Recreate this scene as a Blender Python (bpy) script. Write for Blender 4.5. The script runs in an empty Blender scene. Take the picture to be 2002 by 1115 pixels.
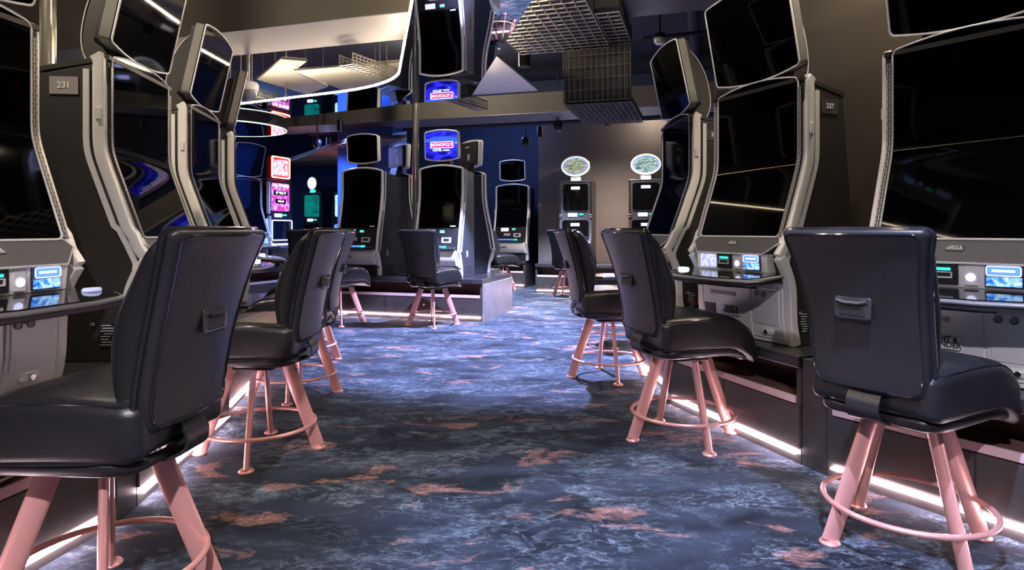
import bpy, bmesh, math, random
from mathutils import Vector, Matrix
random.seed(7)
PI = math.pi
R = math.radians
scene = bpy.context.scene
COL = scene.collection

# ------------------------------------------------------------------ camera, world, exposure
cam_d = bpy.data.cameras.new('camera')
cam = bpy.data.objects.new('camera', cam_d)
COL.objects.link(cam)
cam.location = (0, 0, 1.10)
cam.rotation_euler = (PI / 2, 0, 0)
cam_d.sensor_width = 36
cam_d.lens = 36 * 1240 / 2002
cam_d.shift_y = -107.5 / 2002
cam_d.clip_start = 0.05
scene.camera = cam

world = bpy.data.worlds.new('world')
scene.world = world
world.use_nodes = True
world.node_tree.nodes['Background'].inputs[0].default_value = (0.35, 0.36, 0.55, 1)
world.node_tree.nodes['Background'].inputs[1].default_value = 0.10

vs = scene.view_settings
vs.view_transform = 'Standard'
vs.look = 'None'
vs.gamma = 1
vs.use_curve_mapping = False
vs.exposure = 0.95


def lamp(name, kind, loc, power, col, size=0.05, angle=90, blend=0.3, rot=(0, 0, 0), sx=None, sy=None, spread=None):
    d = bpy.data.lights.new(name, kind)
    d.energy = power
    d.color = col
    if kind == 'SPOT':
        d.spot_size = R(angle)
        d.spot_blend = blend
        d.shadow_soft_size = size
    elif kind == 'POINT':
        d.shadow_soft_size = size
    elif kind == 'AREA':
        d.shape = 'RECTANGLE'
        d.size = sx
        d.size_y = sy
        if spread:
            d.spread = R(spread)
    o = bpy.data.objects.new(name, d)
    o.location = loc
    o.rotation_euler = rot
    COL.objects.link(o)
    return o


VIOLET = (0.50, 0.55, 1.0)
# downlights over the aisle and over the banks, plus a few added fill spots (each has its can built below)
DOWN = [  # x, y, z of can mouth, power, colour, cone angle, blend
    (0.13, 6.60, 2.80, 1700, VIOLET, 92, 0.25),
    (0.75, 1.20, 2.80, 430, (0.50, 0.60, 1.0), 80, 0.5),
    (0.45, 10.2, 2.60, 900, (0.60, 0.68, 1.0), 100, 0.5),
    (-1.98, 10.45, 2.62, 200, (0.25, 0.42, 1.0), 120, 0.6),
    (-2.6, 9.6, 2.60, 260, (0.20, 0.36, 1.0), 160, 1.0),  # blue fill, added to light the pillar and the far left
    (-3.3, 11.4, 2.6, 450, (0.35, 0.5, 1.0), 130, 0.6),
    (1.5, 10.0, 2.75, 420, (1.0, 0.86, 0.76), 165, 1.0),  # fill spot added to brighten the brown wall
    (-0.2, -0.9, 2.80, 430, (0.93, 0.86, 1.0), 150, 0.6),  # unseen fill spot, added behind the camera for the stool backs and fronts
    (2.05, 3.3, 3.2, 90, (1.0, 0.84, 0.62), 120, 0.7),
    (-2.6, 2.4, 3.2, 110, (1.0, 0.86, 0.66), 140, 0.7),
]
for i, (x, y, z, p, c, a, b) in enumerate(DOWN):
    lamp('downlight_lamp', 'SPOT', (x, y, z - 0.015), p, c, 0.035, a, b)
# fill lamps added up in the ceiling void to brighten beams and far walls
FILL = [(1.15, 2.6, 3.25, 30, (1.0, 0.86, 0.68)), (-0.9, 7.9, 3.25, 34, (1.0, 0.88, 0.70)), (-2.6, 3.2, 3.25, 30, (1.0, 0.86, 0.68)), (-4.8, 11.4, 2.95, 42, (0.24, 0.40, 1.0)), (-0.4, 11.9, 3.10, 24, (0.34, 0.45, 1.0)), (2.4, 11.0, 3.15, 14, (1.0, 0.86, 0.72))]
for (x, y, z, p, c) in FILL:
    lamp('fill_lamp', 'POINT', (x, y, z), p, c, 0.06)


# ------------------------------------------------------------------ materials
M = {}


def mat(name, col=(0.5, 0.5, 0.5), rough=0.5, metal=0.0, emit=None, es=0.0, spec=0.5, coat=0.0, bump=0.0, bscale=200, var=0.0, vscale=6):
    m = bpy.data.materials.new(name)
    m.use_nodes = True
    nt = m.node_tree
    b = nt.nodes['Principled BSDF']
    b.inputs['Base Color'].default_value = (*col, 1)
    b.inputs['Roughness'].default_value = rough
    b.inputs['Metallic'].default_value = metal
    b.inputs['Specular IOR Level'].default_value = spec
    b.inputs['Coat Weight'].default_value = coat
    b.inputs['Coat Roughness'].default_value = 0.08
    if emit:
        b.inputs['Emission Color'].default_value = (*emit, 1)
        b.inputs['Emission Strength'].default_value = es
    tc = None
    if bump or var:
        tc = nt.nodes.new('ShaderNodeTexCoord')
    if bump:
        n = nt.nodes.new('ShaderNodeTexNoise')
        n.inputs['Scale'].default_value = bscale
        n.inputs['Detail'].default_value = 3
        bp = nt.nodes.new('ShaderNodeBump')
        bp.inputs['Strength'].default_value = bump
        bp.inputs['Distance'].default_value = 0.002
        nt.links.new(tc.outputs['Object'], n.inputs['Vector'])
        nt.links.new(n.outputs['Fac'], bp.inputs['Height'])
        nt.links.new(bp.outputs['Normal'], b.inputs['Normal'])
    if var:
        n = nt.nodes.new('ShaderNodeTexNoise')
        n.inputs['Scale'].default_value = vscale
        n.inputs['Detail'].default_value = 4
        r = nt.nodes.new('ShaderNodeValToRGB')
        r.color_ramp.elements[0].position = 0.3
        r.color_ramp.elements[1].position = 0.7
        r.color_ramp.elements[0].color = (*[c * (1 - var) for c in col], 1)
        r.color_ramp.elements[1].color = (*[min(1, c * (1 + var)) for c in col], 1)
        nt.links.new(tc.outputs['Object'], n.inputs['Vector'])
        nt.links.new(n.outputs['Fac'], r.inputs['Fac'])
        nt.links.new(r.outputs['Color'], b.inputs['Base Color'])
    M[name] = m
    return m


mat('leather', (0.013, 0.0125, 0.014), 0.34, bump=0.35, bscale=260, var=0.15)
mat('leather_back', (0.017, 0.016, 0.017), 0.40, bump=0.35, bscale=240, var=0.12)
mat('gloss_black', (0.012, 0.012, 0.014), 0.12, coat=0.6)
mat('rose', (0.68, 0.335, 0.30), 0.36, metal=0.35, coat=0.3)
mat('handle_grey', (0.028, 0.028, 0.030), 0.3)
mat('black', (0.012, 0.012, 0.013), 0.55)
mat('steel_black', (0.02, 0.02, 0.022), 0.35, metal=0.4)
mat('cab_side', (0.024, 0.0225, 0.021), 0.50, bump=0.25, bscale=350)
mat('cab_side_blue', (0.030, 0.034, 0.045), 0.45, bump=0.2, bscale=350)
mat('silver', (0.86, 0.85, 0.83), 0.36, metal=0.25, bump=0.1, bscale=500)
mat('silver_light', (0.82, 0.82, 0.82), 0.28, metal=0.25)
mat('housing', (0.25, 0.24, 0.215), 0.45, metal=0.2)
mat('silver_dark', (0.30, 0.30, 0.31), 0.38, metal=0.6)
mat('grille', (0.13, 0.13, 0.14), 0.55, metal=0.3, bump=0.6, bscale=600)
mat('screen', (0.0012, 0.0012, 0.0014), 0.035, spec=0.22)
mat('screen_navy', (0.004, 0.008, 0.02), 0.05, spec=0.5)
mat('bezel', (0.95, 0.95, 0.96), 0.35)
mat('bezel_warm', (0.92, 0.88, 0.80), 0.35, metal=0.1)
mat('console_black', (0.018, 0.018, 0.02), 0.3)
mat('desk_top', (0.008, 0.008, 0.01), 0.06, coat=0.5)
mat('white_paint', (0.8, 0.8, 0.8), 0.5)
mat('plate_grey', (0.30, 0.27, 0.28), 0.5)
mat('plate_dark', (0.05, 0.05, 0.05), 0.5)
mat('red', (0.65, 0.02, 0.02), 0.5)
mat('teal', (0.02, 0.16, 0.20), 0.5)
mat('display_white', (0.3, 0.3, 0.6), 0.3, emit=(0.66, 0.68, 1.0), es=0.85)
mat('display_blue', (0.05, 0.1, 0.5), 0.3, emit=(0.10, 0.28, 1.0), es=0.8)
mat('green_light', (0.0, 0.4, 0.3), 0.3, emit=(0.03, 0.95, 0.62), es=1.3)
mat('button_white', (0.8, 0.85, 1.0), 0.2, emit=(0.62, 0.80, 1.0), es=1.3)
mat('button_dim', (0.7, 0.75, 0.9), 0.15, emit=(0.4, 0.5, 1.0), es=0.25)
mat('led_pink', (1, 0.9, 0.9), 0.4, emit=(1.0, 0.72, 0.80), es=34.0)
mat('led_warm', (1, 0.9, 0.7), 0.4, emit=(1.0, 0.80, 0.55), es=48.0)
mat('led_green', (0.7, 0.9, 0.7), 0.4, emit=(0.8, 1.0, 0.72), es=1.4)
mat('neon_red', (1, 0.2, 0.1), 0.4, emit=(1.0, 0.10, 0.06), es=12.0)
mat('plinth', (0.040, 0.037, 0.036), 0.42, var=0.25, vscale=9, bump=0.1, bscale=60)
mat('plinth_top', (0.022, 0.022, 0.026), 0.28, coat=0.2)
mat('plinth_panel', (0.30, 0.27, 0.28), 0.38, metal=0.3, var=0.12)
mat('shelf', (0.17, 0.095, 0.08), 0.5, var=0.2)
mat('shelf_lip', (0.62, 0.44, 0.44), 0.4, metal=0.1)
mat('mirror', (0.72, 0.72, 0.76), 0.012, metal=1.0)
mat('beam', (0.155, 0.136, 0.110), 0.75, var=0.06, vscale=2, bump=0.15, bscale=120)
mat('soffit', (0.27, 0.265, 0.29), 0.45, metal=0.45, bump=0.05, bscale=40)
mat('ceiling_dark', (0.035, 0.038, 0.06), 0.9)
mat('wall_brown', (0.11, 0.088, 0.077), 0.7, var=0.08, vscale=1.5, bump=0.15, bscale=150)
mat('wall_navy', (0.036, 0.058, 0.125), 0.7, var=0.15, vscale=1.5)
mat('drum', (0.060, 0.048, 0.037), 0.5, var=0.08, vscale=1.5, bump=0.12, bscale=300)
mat('pillar_blue', (0.05, 0.14, 0.50), 0.55)
mat('panel_white', (0.74, 0.72, 0.70), 0.8, bump=0.1, bscale=200)
mat('galv', (0.34, 0.33, 0.31), 0.4, metal=0.5)
mat('wire', (0.50, 0.48, 0.44), 0.4, metal=0.3)
mat('wire_dark', (0.10, 0.10, 0.12), 0.5, metal=0.3)
mat('duct', (0.040, 0.038, 0.040), 0.7, var=0.2, vscale=5)
mat('pole', (0.50, 0.47, 0.40), 0.22, metal=0.9)
mat('chrome', (0.75, 0.75, 0.78), 0.12, metal=1.0)
mat('plastic_white', (0.92, 0.92, 0.90), 0.4)
mat('cable', (0.01, 0.01, 0.012), 0.5)
mat('can_light', (1, 1, 1), 0.4, emit=(0.8, 0.85, 1.0), es=3.0)
mat('blue_glow', (0.05, 0.1, 0.6), 0.4, emit=(0.02, 0.08, 0.9), es=1.2)
mat('magenta', (0.6, 0.02, 0.25), 0.4, emit=(0.8, 0.03, 0.30), es=0.45)
mat('text_white', (1, 1, 1), 0.4, emit=(0.85, 0.95, 1.0), es=1.0)
mat('text_black', (0.015, 0.015, 0.015), 0.5)


def picture(name, cols, scale=18, es=1.6, detail=4, rough=0.2, stretch=(1, 1, 1)):
    """a lit display showing a colourful abstract picture"""
    m = bpy.data.materials.new(name)
    m.use_nodes = True
    nt = m.node_tree
    b = nt.nodes['Principled BSDF']
    tc = nt.nodes.new('ShaderNodeTexCoord')
    mp = nt.nodes.new('ShaderNodeMapping')
    mp.inputs['Scale'].default_value = stretch
    n = nt.nodes.new('ShaderNodeTexNoise')
    n.inputs['Scale'].default_value = scale
    n.inputs['Detail'].default_value = detail
    n.inputs['Distortion'].default_value = 1.0
    r = nt.nodes.new('ShaderNodeValToRGB')
    r.color_ramp.interpolation = 'LINEAR'
    el = r.color_ramp.elements
    k = len(cols)
    for i, c in enumerate(cols):
        pos = 0.3 + 0.42 * i / (k - 1)
        if i < 2:
            e = el[i]
            e.position = pos
        else:
            e = el.new(pos)
        e.color = (*c, 1)
    nt.links.new(tc.outputs['Object'], mp.inputs['Vector'])
    nt.links.new(mp.outputs['Vector'], n.inputs['Vector'])
    nt.links.new(n.outputs['Fac'], r.inputs['Fac'])
    b.inputs['Base Color'].default_value = (0.02, 0.02, 0.02, 1)
    b.inputs['Roughness'].default_value = rough
    nt.links.new(r.outputs['Color'], b.inputs['Emission Color'])
    b.inputs['Emission Strength'].default_value = es
    M[name] = m


picture('pic_blue', [(0.0, 0.0, 0.08), (0.005, 0.005, 0.35), (0.02, 0.02, 0.75), (0.03, 0.03, 0.9), (0.6, 0.55, 1.0)], 5, 0.7, stretch=(1, 1, 2.2))
picture('pic_pink', [(0.25, 0.0, 0.05), (0.9, 0.05, 0.15), (1.0, 0.85, 0.95), (0.95, 0.1, 0.6), (1.0, 0.95, 1.0)], 16, 0.9)
picture('pic_candy', [(0.25, 0.02, 0.4), (0.9, 0.05, 0.25), (0.35, 0.06, 0.7), (1.0, 0.5, 0.75), (0.3, 0.4, 1.0)], 12, 0.7)
picture('pic_teal', [(0.0, 0.06, 0.06), (0.0, 0.15, 0.13), (0.0, 0.18, 0.16), (0.03, 0.25, 0.22)], 5, 0.6)
picture('pic_green', [(0.0, 0.15, 0.13), (0.1, 0.7, 0.5), (0.9, 1.0, 0.95), (0.0, 0.3, 0.3), (0.7, 0.95, 0.9)], 22, 0.7)
picture('pic_desert', [(0.02, 0.05, 0.05), (0.35, 0.25, 0.12), (0.1, 0.3, 0.28), (0.9, 0.85, 0.5), (0.6, 0.1, 0.05)], 16, 0.45, stretch=(1, 1, 3))
picture('pic_dome', [(0.0, 0.06, 0.07), (0.02, 0.22, 0.25), (0.25, 0.45, 0.42), (0.85, 0.9, 0.65), (0.3, 0.1, 0.05)], 11, 0.5, stretch=(1, 1, 3))
picture('pic_lightblue', [(0.0, 0.05, 0.4), (0.02, 0.2, 0.9), (0.3, 0.6, 1.0), (0.8, 0.9, 1.0)], 26, 0.7)
picture('pic_white', [(0.15, 0.2, 0.8), (0.5, 0.52, 0.95), (0.75, 0.78, 1.0), (0.85, 0.87, 1.0)], 45, 0.62)
picture('pic_round', [(0.15, 0.15, 0.6), (0.7, 0.7, 1.0), (1.0, 1.0, 1.0), (0.4, 0.45, 0.9)], 30, 1.0)


def carpet_material():
    m = bpy.data.materials.new('carpet')
    m.use_nodes = True
    nt = m.node_tree
    N = nt.nodes.new
    L = nt.links.new
    b = nt.nodes['Principled BSDF']
    b.inputs['Roughness'].default_value = 0.95
    b.inputs['Specular IOR Level'].default_value = 0.15
    tc = N('ShaderNodeTexCoord')
    mp = N('ShaderNodeMapping')
    mp.inputs['Rotation'].default_value = (0, 0, R(20))
    mp.inputs['Scale'].default_value = (1.0, 1.9, 1)
    L(tc.outputs['Object'], mp.inputs['Vector'])

    def noise(scale, detail, dist, w=0.0, rough=0.5):
        n = N('ShaderNodeTexNoise')
        n.noise_dimensions = '4D'
        n.inputs['W'].default_value = w
        n.inputs['Scale'].default_value = scale
        n.inputs['Detail'].default_value = detail
        n.inputs['Distortion'].default_value = dist
        n.inputs['Roughness'].default_value = rough
        L(mp.outputs['Vector'], n.inputs['Vector'])
        return n.outputs['Fac']

    def ramp(fac, stops):
        r = N('ShaderNodeValToRGB')
        el = r.color_ramp.elements
        for i, (p, v) in enumerate(stops):
            e = el[i] if i < 2 else el.new(p)
            e.position = p
            e.color = (*v, 1) if isinstance(v, tuple) else (v, v, v, 1)
        L(fac, r.inputs['Fac'])
        return r.outputs['Color']

    def math_(op, a, c):
        n = N('ShaderNodeMath')
        n.operation = op
        for i, v in enumerate((a, c)):
            if isinstance(v, (int, float)):
                n.inputs[i].default_value = v
            else:
                L(v, n.inputs[i])
        return n.outputs[0]

    def mix(f, a, c):
        n = N('ShaderNodeMix')
        n.data_type = 'RGBA'
        for k, v in ((0, f), (6, a), (7, c)):
            if isinstance(v, tuple):
                n.inputs[k].default_value = (*v, 1)
            else:
                L(v, n.inputs[k])
        return n.outputs[2]
    # broad soft patches, crackled veins, and rosy flecks, all broken up by fine fibre noise
    fine = ramp(noise(55, 3, 0.3, 4.0, 0.7), [(0.40, 0.0), (0.60, 1.0)])
    mid = ramp(noise(14, 5, 0.6, 5.0, 0.7), [(0.40, 0.0), (0.62, 1.0)])
    patch = ramp(noise(2.4, 8, 0.9, 1.0, 0.62), [(0.50, 0.0), (0.62, 1.0)])
    v1 = ramp(noise(3.4, 9, 1.3, 7.0, 0.58), [(0.470, 0.0), (0.50, 1.0), (0.530, 0.0)])
    v2 = ramp(noise(6.5, 7, 1.0, 12.0, 0.58), [(0.476, 0.0), (0.50, 0.8), (0.524, 0.0)])
    vmask = ramp(noise(1.9, 4, 0.6, 17.0), [(0.46, 0.0), (0.62, 1.0)])
    veins = math_('MULTIPLY', math_('MAXIMUM', v1, v2), vmask)
    veins = math_('MULTIPLY', veins, math_('ADD', math_('MULTIPLY', mid, math_('ADD', math_('MULTIPLY', fine, 0.6), 0.25)), 0.10))
    soft = math_('MULTIPLY', patch, math_('MULTIPLY', mid, math_('ADD', math_('MULTIPLY', fine, 0.55), 0.15)))
    blue = math_('MINIMUM', math_('MAXIMUM', soft, veins), 1.0)
    pinkm = ramp(noise(2.9, 6, 0.8, 25.0, 0.6), [(0.575, 0.0), (0.64, 1.0)])
    pinkf = math_('MULTIPLY', pinkm, math_('ADD', math_('MULTIPLY', mid, math_('MULTIPLY', fine, 0.7)), 0.22))
    base = mix(ramp(noise(2.1, 5, 0.6, 33.0), [(0.38, 0.0), (0.62, 1.0)]), (0.009, 0.013, 0.020), (0.032, 0.044, 0.070))
    c = mix(blue, base, (0.28, 0.36, 0.46))
    c = mix(pinkf, c, (0.50, 0.25, 0.20))
    pile = noise(330, 2, 0.0, 3.0)
    pr = ramp(pile, [(0.30, 0.55), (0.70, 1.30)])
    mm = N('ShaderNodeMix')
    mm.data_type = 'RGBA'
    mm.blend_type = 'MULTIPLY'
    mm.inputs[0].default_value = 1.0
    L(c, mm.inputs[6])
    L(pr, mm.inputs[7])
    L(mm.outputs[2], b.inputs['Base Color'])
    bp = N('ShaderNodeBump')
    bp.inputs['Strength'].default_value = 0.6
    bp.inputs['Distance'].default_value = 0.004
    L(pile, bp.inputs['Height'])
    L(bp.outputs['Normal'], b.inputs['Normal'])
    M['carpet'] = m


carpet_material()


def dashes_material():
    m = bpy.data.materials.new('perforated')
    m.use_nodes = True
    nt = m.node_tree
    b = nt.nodes['Principled BSDF']
    tc = nt.nodes.new('ShaderNodeTexCoord')
    mp = nt.nodes.new('ShaderNodeMapping')
    mp.inputs['Rotation'].default_value = (R(90), 0, R(0))
    sep = nt.nodes.new('ShaderNodeSeparateXYZ')
    cmb = nt.nodes.new('ShaderNodeCombineXYZ')
    br = nt.nodes.new('ShaderNodeTexBrick')
    br.inputs['Scale'].default_value = 1.0
    br.inputs['Brick Width'].default_value = 0.034
    br.inputs['Row Height'].default_value = 0.009
    br.inputs['Mortar Size'].default_value = 0.0022
    br.inputs['Color1'].default_value = (0.50, 0.50, 0.50, 1)
    br.inputs['Color2'].default_value = (0.56, 0.56, 0.56, 1)
    br.inputs['Mortar'].default_value = (0.03, 0.03, 0.03, 1)
    nt.links.new(tc.outputs['Object'], sep.inputs[0])
    nt.links.new(sep.outputs['Z'], cmb.inputs['X'])
    nt.links.new(sep.outputs['X'], cmb.inputs['Y'])
    nt.links.new(cmb.outputs[0], br.inputs['Vector'])
    nt.links.new(br.outputs['Color'], b.inputs['Base Color'])
    b.inputs['Roughness'].default_value = 0.4
    b.inputs['Metallic'].default_value = 0.3
    M['perforated'] = m


dashes_material()


# ------------------------------------------------------------------ mesh helpers
class MB:
    def __init__(self):
        self.bm = bmesh.new()

    def face(self, vs):
        try:
            return self.bm.faces.new(vs)
        except ValueError:
            return None

    def box(self, c, s, rz=0.0, rx=0.0, ry=0.0):
        mtx = Matrix.Translation(c) @ Matrix.Rotation(rz, 4, 'Z') @ Matrix.Rotation(ry, 4, 'Y') @ Matrix.Rotation(rx, 4, 'X') @ Matrix.Diagonal((*s, 1))
        bmesh.ops.create_cube(self.bm, size=1, matrix=mtx)
        return self

    def prism(self, poly, axis, a, b):
        """poly: 2D points; axis 'X': poly is (y,z); 'Y': (x,z); 'Z': (x,y); extruded a..b"""
        def P(p, t):
            return {'X': (t, p[0], p[1]), 'Y': (p[0], t, p[1]), 'Z': (p[0], p[1], t)}[axis]
        v0 = [self.bm.verts.new(P(p, a)) for p in poly]
        v1 = [self.bm.verts.new(P(p, b)) for p in poly]
        n = len(poly)
        fs = [self.face(v0), self.face(list(reversed(v1)))]
        for i in range(n):
            fs.append(self.face([v0[i], v0[(i + 1) % n], v1[(i + 1) % n], v1[i]]))
        return self

    def tube(self, pts, r, seg=8, closed=False, r2=None, flat=None):
        """round tube; flat=(nx,ny,nz,k): stretch along that direction by k"""
        pts = [Vector(p) for p in pts]
        n = len(pts)
        rings = []
        up = None
        for i, p in enumerate(pts):
            if closed:
                t = (pts[(i + 1) % n] - pts[i - 1])
            else:
                t = pts[min(i + 1, n - 1)] - pts[max(i - 1, 0)]
            if t.length < 1e-9:
                t = Vector((0, 0, 1))
            t.normalize()
            if up is None:
                up = Vector((0, 0, 1)) if abs(t.z) < 0.9 else Vector((1, 0, 0))
            a = up - t * up.dot(t)
            if a.length < 1e-6:
                a = Vector((1, 0, 0)) - t * t.x
            a.normalize()
            b = t.cross(a)
            up = a
            rr = r if r2 is None else r + (r2 - r) * i / (n - 1)
            ring = []
            for k in range(seg):
                an = 2 * PI * k / seg
                o = a * math.cos(an) * rr + b * math.sin(an) * rr
                if flat:
                    d = Vector(flat[:3]).normalized()
                    o = o + d * o.dot(d) * (flat[3] - 1)
                ring.append(self.bm.verts.new(p + o))
            rings.append(ring)
        m = n if closed else n - 1
        for i in range(m):
            A, B = rings[i], rings[(i + 1) % n]
            for k in range(seg):
                self.face([A[k], A[(k + 1) % seg], B[(k + 1) % seg], B[k]])
        if not closed:
            self.face(list(reversed(rings[0])))
            self.face(rings[-1])
        return self

    def cyl(self, c, r, h, axis='Z', seg=24, r2=None, sy=1.0):
        """lathe-like cylinder centred at c"""
        rot = {'Z': Matrix.Identity(4), 'Y': Matrix.Rotation(PI / 2, 4, 'X'), 'X': Matrix.Rotation(PI / 2, 4, 'Y')}[axis]
        mtx = Matrix.Translation(c) @ rot @ Matrix.Diagonal((1, sy, 1, 1))
        bmesh.ops.create_cone(self.bm, cap_ends=True, segments=seg, radius1=r, radius2=r if r2 is None else r2, depth=h, matrix=mtx)
        return self

    def lathe(self, prof, c=(0, 0, 0), seg=24, axis='Z'):
        rings = []
        for (r, z) in prof:
            ring = []
            for k in range(seg):
                a = 2 * PI * k / seg
                if axis == 'Z':
                    p = (c[0] + r * math.cos(a), c[1] + r * math.sin(a), c[2] + z)
                else:
                    p = (c[0] + r * math.cos(a), c[1] - z, c[2] + r * math.sin(a))
                ring.append(self.bm.verts.new(p))
            rings.append(ring)
        for i in range(len(rings) - 1):
            A, B = rings[i], rings[i + 1]
            for k in range(seg):
                self.face([A[k], A[(k + 1) % seg], B[(k + 1) % seg], B[k]])
        self.face(list(reversed(rings[0])))
        self.face(rings[-1])
        return self

    def sweep(self, path, x0, sec):
        """path of (p,z) (p towards the front, -Y); sec: (a,b) a along x, b along outward normal"""
        n = len(path)
        rings = []
        for i in range(n):
            a = Vector(path[max(i - 1, 0)])
            b = Vector(path[min(i + 1, n - 1)])
            t = (b - a).normalized()
            nn = Vector((-t.y, t.x))
            if nn.x < 0:
                nn = -nn
            ring = []
            for (sa, sb) in sec:
                p = path[i][0] + nn.x * sb
                z = path[i][1] + nn.y * sb
                ring.append(self.bm.verts.new((x0 + sa, -p, z)))
            rings.append(ring)
        k = len(sec)
        for i in range(n - 1):
            for j in range(k):
                self.face([rings[i][j], rings[i][(j + 1) % k], rings[i + 1][(j + 1) % k], rings[i + 1][j]])
        self.face(list(reversed(rings[0])))
        self.face(rings[-1])
        return self

    def rbox(self, half, rad, n=(6, 6, 6), band=4, fn=None):
        """rounded box with ellipsoidal corner radii; fn deforms each vertex"""
        def axis(h, r, k):
            r = min(r, h)
            lo = [-h + r * i / band for i in range(band)]
            mid = [-(h - r) + 2 * (h - r) * i / k for i in range(k + 1)] if h > r + 1e-6 else [0.0]
            hi = [h - r * i / band for i in range(band)][::-1]
            return lo + mid + hi
        ax = [axis(half[i], rad[i], n[i]) for i in range(3)]
        cache = {}

        def V(i, j, k):
            key = (i, j, k)
            if key in cache:
                return cache[key]
            p = [ax[0][i], ax[1][j], ax[2][k]]
            q = [max(-(half[d] - rad[d]), min(half[d] - rad[d], p[d])) for d in range(3)]
            dv = Vector([(p[d] - q[d]) / max(rad[d], 1e-9) for d in range(3)])
            if dv.length > 1e-9:
                dv.normalize()
            w = Vector([q[d] + dv[d] * rad[d] for d in range(3)])
            if fn:
                w = Vector(fn(w))
            v = self.bm.verts.new(w)
            cache[key] = v
            return v
        N = [len(a) for a in ax]
        for i in range(N[0] - 1):
            for j in range(N[1] - 1):
                self.face([V(i, j, 0), V(i, j + 1, 0), V(i + 1, j + 1, 0), V(i + 1, j, 0)])
                self.face([V(i, j, N[2] - 1), V(i + 1, j, N[2] - 1), V(i + 1, j + 1, N[2] - 1), V(i, j + 1, N[2] - 1)])
        for i in range(N[0] - 1):
            for k in range(N[2] - 1):
                self.face([V(i, 0, k), V(i + 1, 0, k), V(i + 1, 0, k + 1), V(i, 0, k + 1)])
                self.face([V(i, N[1] - 1, k), V(i, N[1] - 1, k + 1), V(i + 1, N[1] - 1, k + 1), V(i + 1, N[1] - 1, k)])
        for j in range(N[1] - 1):
            for k in range(N[2] - 1):
                self.face([V(0, j, k), V(0, j, k + 1), V(0, j + 1, k + 1), V(0, j + 1, k)])
                self.face([V(N[0] - 1, j, k), V(N[0] - 1, j + 1, k), V(N[0] - 1, j + 1, k + 1), V(N[0] - 1, j, k + 1)])
        return self

    def build(self, name, material, parent=None, loc=(0, 0, 0), rz=0.0, shift=(0, 0, 0), sharp=35, bevel=0.0):
        bm = self.bm
        if any(shift):
            bmesh.ops.translate(bm, verts=bm.verts, vec=shift)
        bmesh.ops.recalc_face_normals(bm, faces=bm.faces)
        me = bpy.data.meshes.new(name)
        bm.to_mesh(me)
        bm.free()
        me.polygons.foreach_set('use_smooth', [True] * len(me.polygons))
        me.set_sharp_from_angle(angle=R(sharp))
        me.materials.append(M[material])
        o = bpy.data.objects.new(name, me)
        COL.objects.link(o)
        if parent:
            o.parent = parent
        o.location = loc
        o.rotation_euler = (0, 0, rz)
        if bevel:
            bv = o.modifiers.new('bevel', 'BEVEL')
            bv.width = bevel
            bv.segments = 2
            bv.limit_method = 'ANGLE'
            bv.angle_limit = R(40)
        return o


def tag(o, label=None, cat=None, group=None, kind=None):
    if label:
        o['label'] = label
    if cat:
        o['category'] = cat
    if group:
        o['group'] = group
    if kind:
        o['kind'] = kind
    return o


def empty(name, loc, rz=0.0):
    o = bpy.data.objects.new(name, None)
    o.empty_display_size = 0.1
    o.location = loc
    o.rotation_euler = (0, 0, rz)
    COL.objects.link(o)
    return o


def kids(o):
    return [c for c in bpy.data.objects if c.parent == o]


def copy_tree(o, parent=None):
    c = o.copy()
    COL.objects.link(c)
    if parent:
        c.parent = parent
    for ch in kids(o):
        copy_tree(ch, c)
    return c


def text(name, s, size, material, parent, loc, rot=(PI / 2, 0, 0), depth=0.0006, align='CENTER', bold=0.0):
    cu = bpy.data.curves.new('lettering', 'FONT')
    cu.body = s
    cu.size = size
    cu.extrude = depth
    cu.offset = bold
    cu.align_x = align
    cu.align_y = 'CENTER'
    cu.space_line = 0.8
    t = bpy.data.objects.new('tmp', cu)
    COL.objects.link(t)
    dg = bpy.context.evaluated_depsgraph_get()
    me = bpy.data.meshes.new_from_object(t.evaluated_get(dg))
    bpy.data.objects.remove(t)
    me.name = name
    me.materials.clear()
    me.materials.append(M[material])
    o = bpy.data.objects.new(name, me)
    COL.objects.link(o)
    o.parent = parent
    o.location = loc
    o.rotation_euler = rot
    return o


def smooth_path(pts, k=5):
    """Catmull-Rom through 2D points"""
    out = []
    n = len(pts)
    for i in range(n - 1):
        p0 = Vector(pts[max(i - 1, 0)])
        p1 = Vector(pts[i])
        p2 = Vector(pts[i + 1])
        p3 = Vector(pts[min(i + 2, n - 1)])
        for j in range(k):
            t = j / k
            out.append(tuple(0.5 * ((2 * p1) + (-p0 + p2) * t + (2 * p0 - 5 * p1 + 4 * p2 - p3) * t * t + (-p0 + 3 * p1 - 3 * p2 + p3) * t ** 3)))
    out.append(tuple(pts[-1]))
    return out


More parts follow.
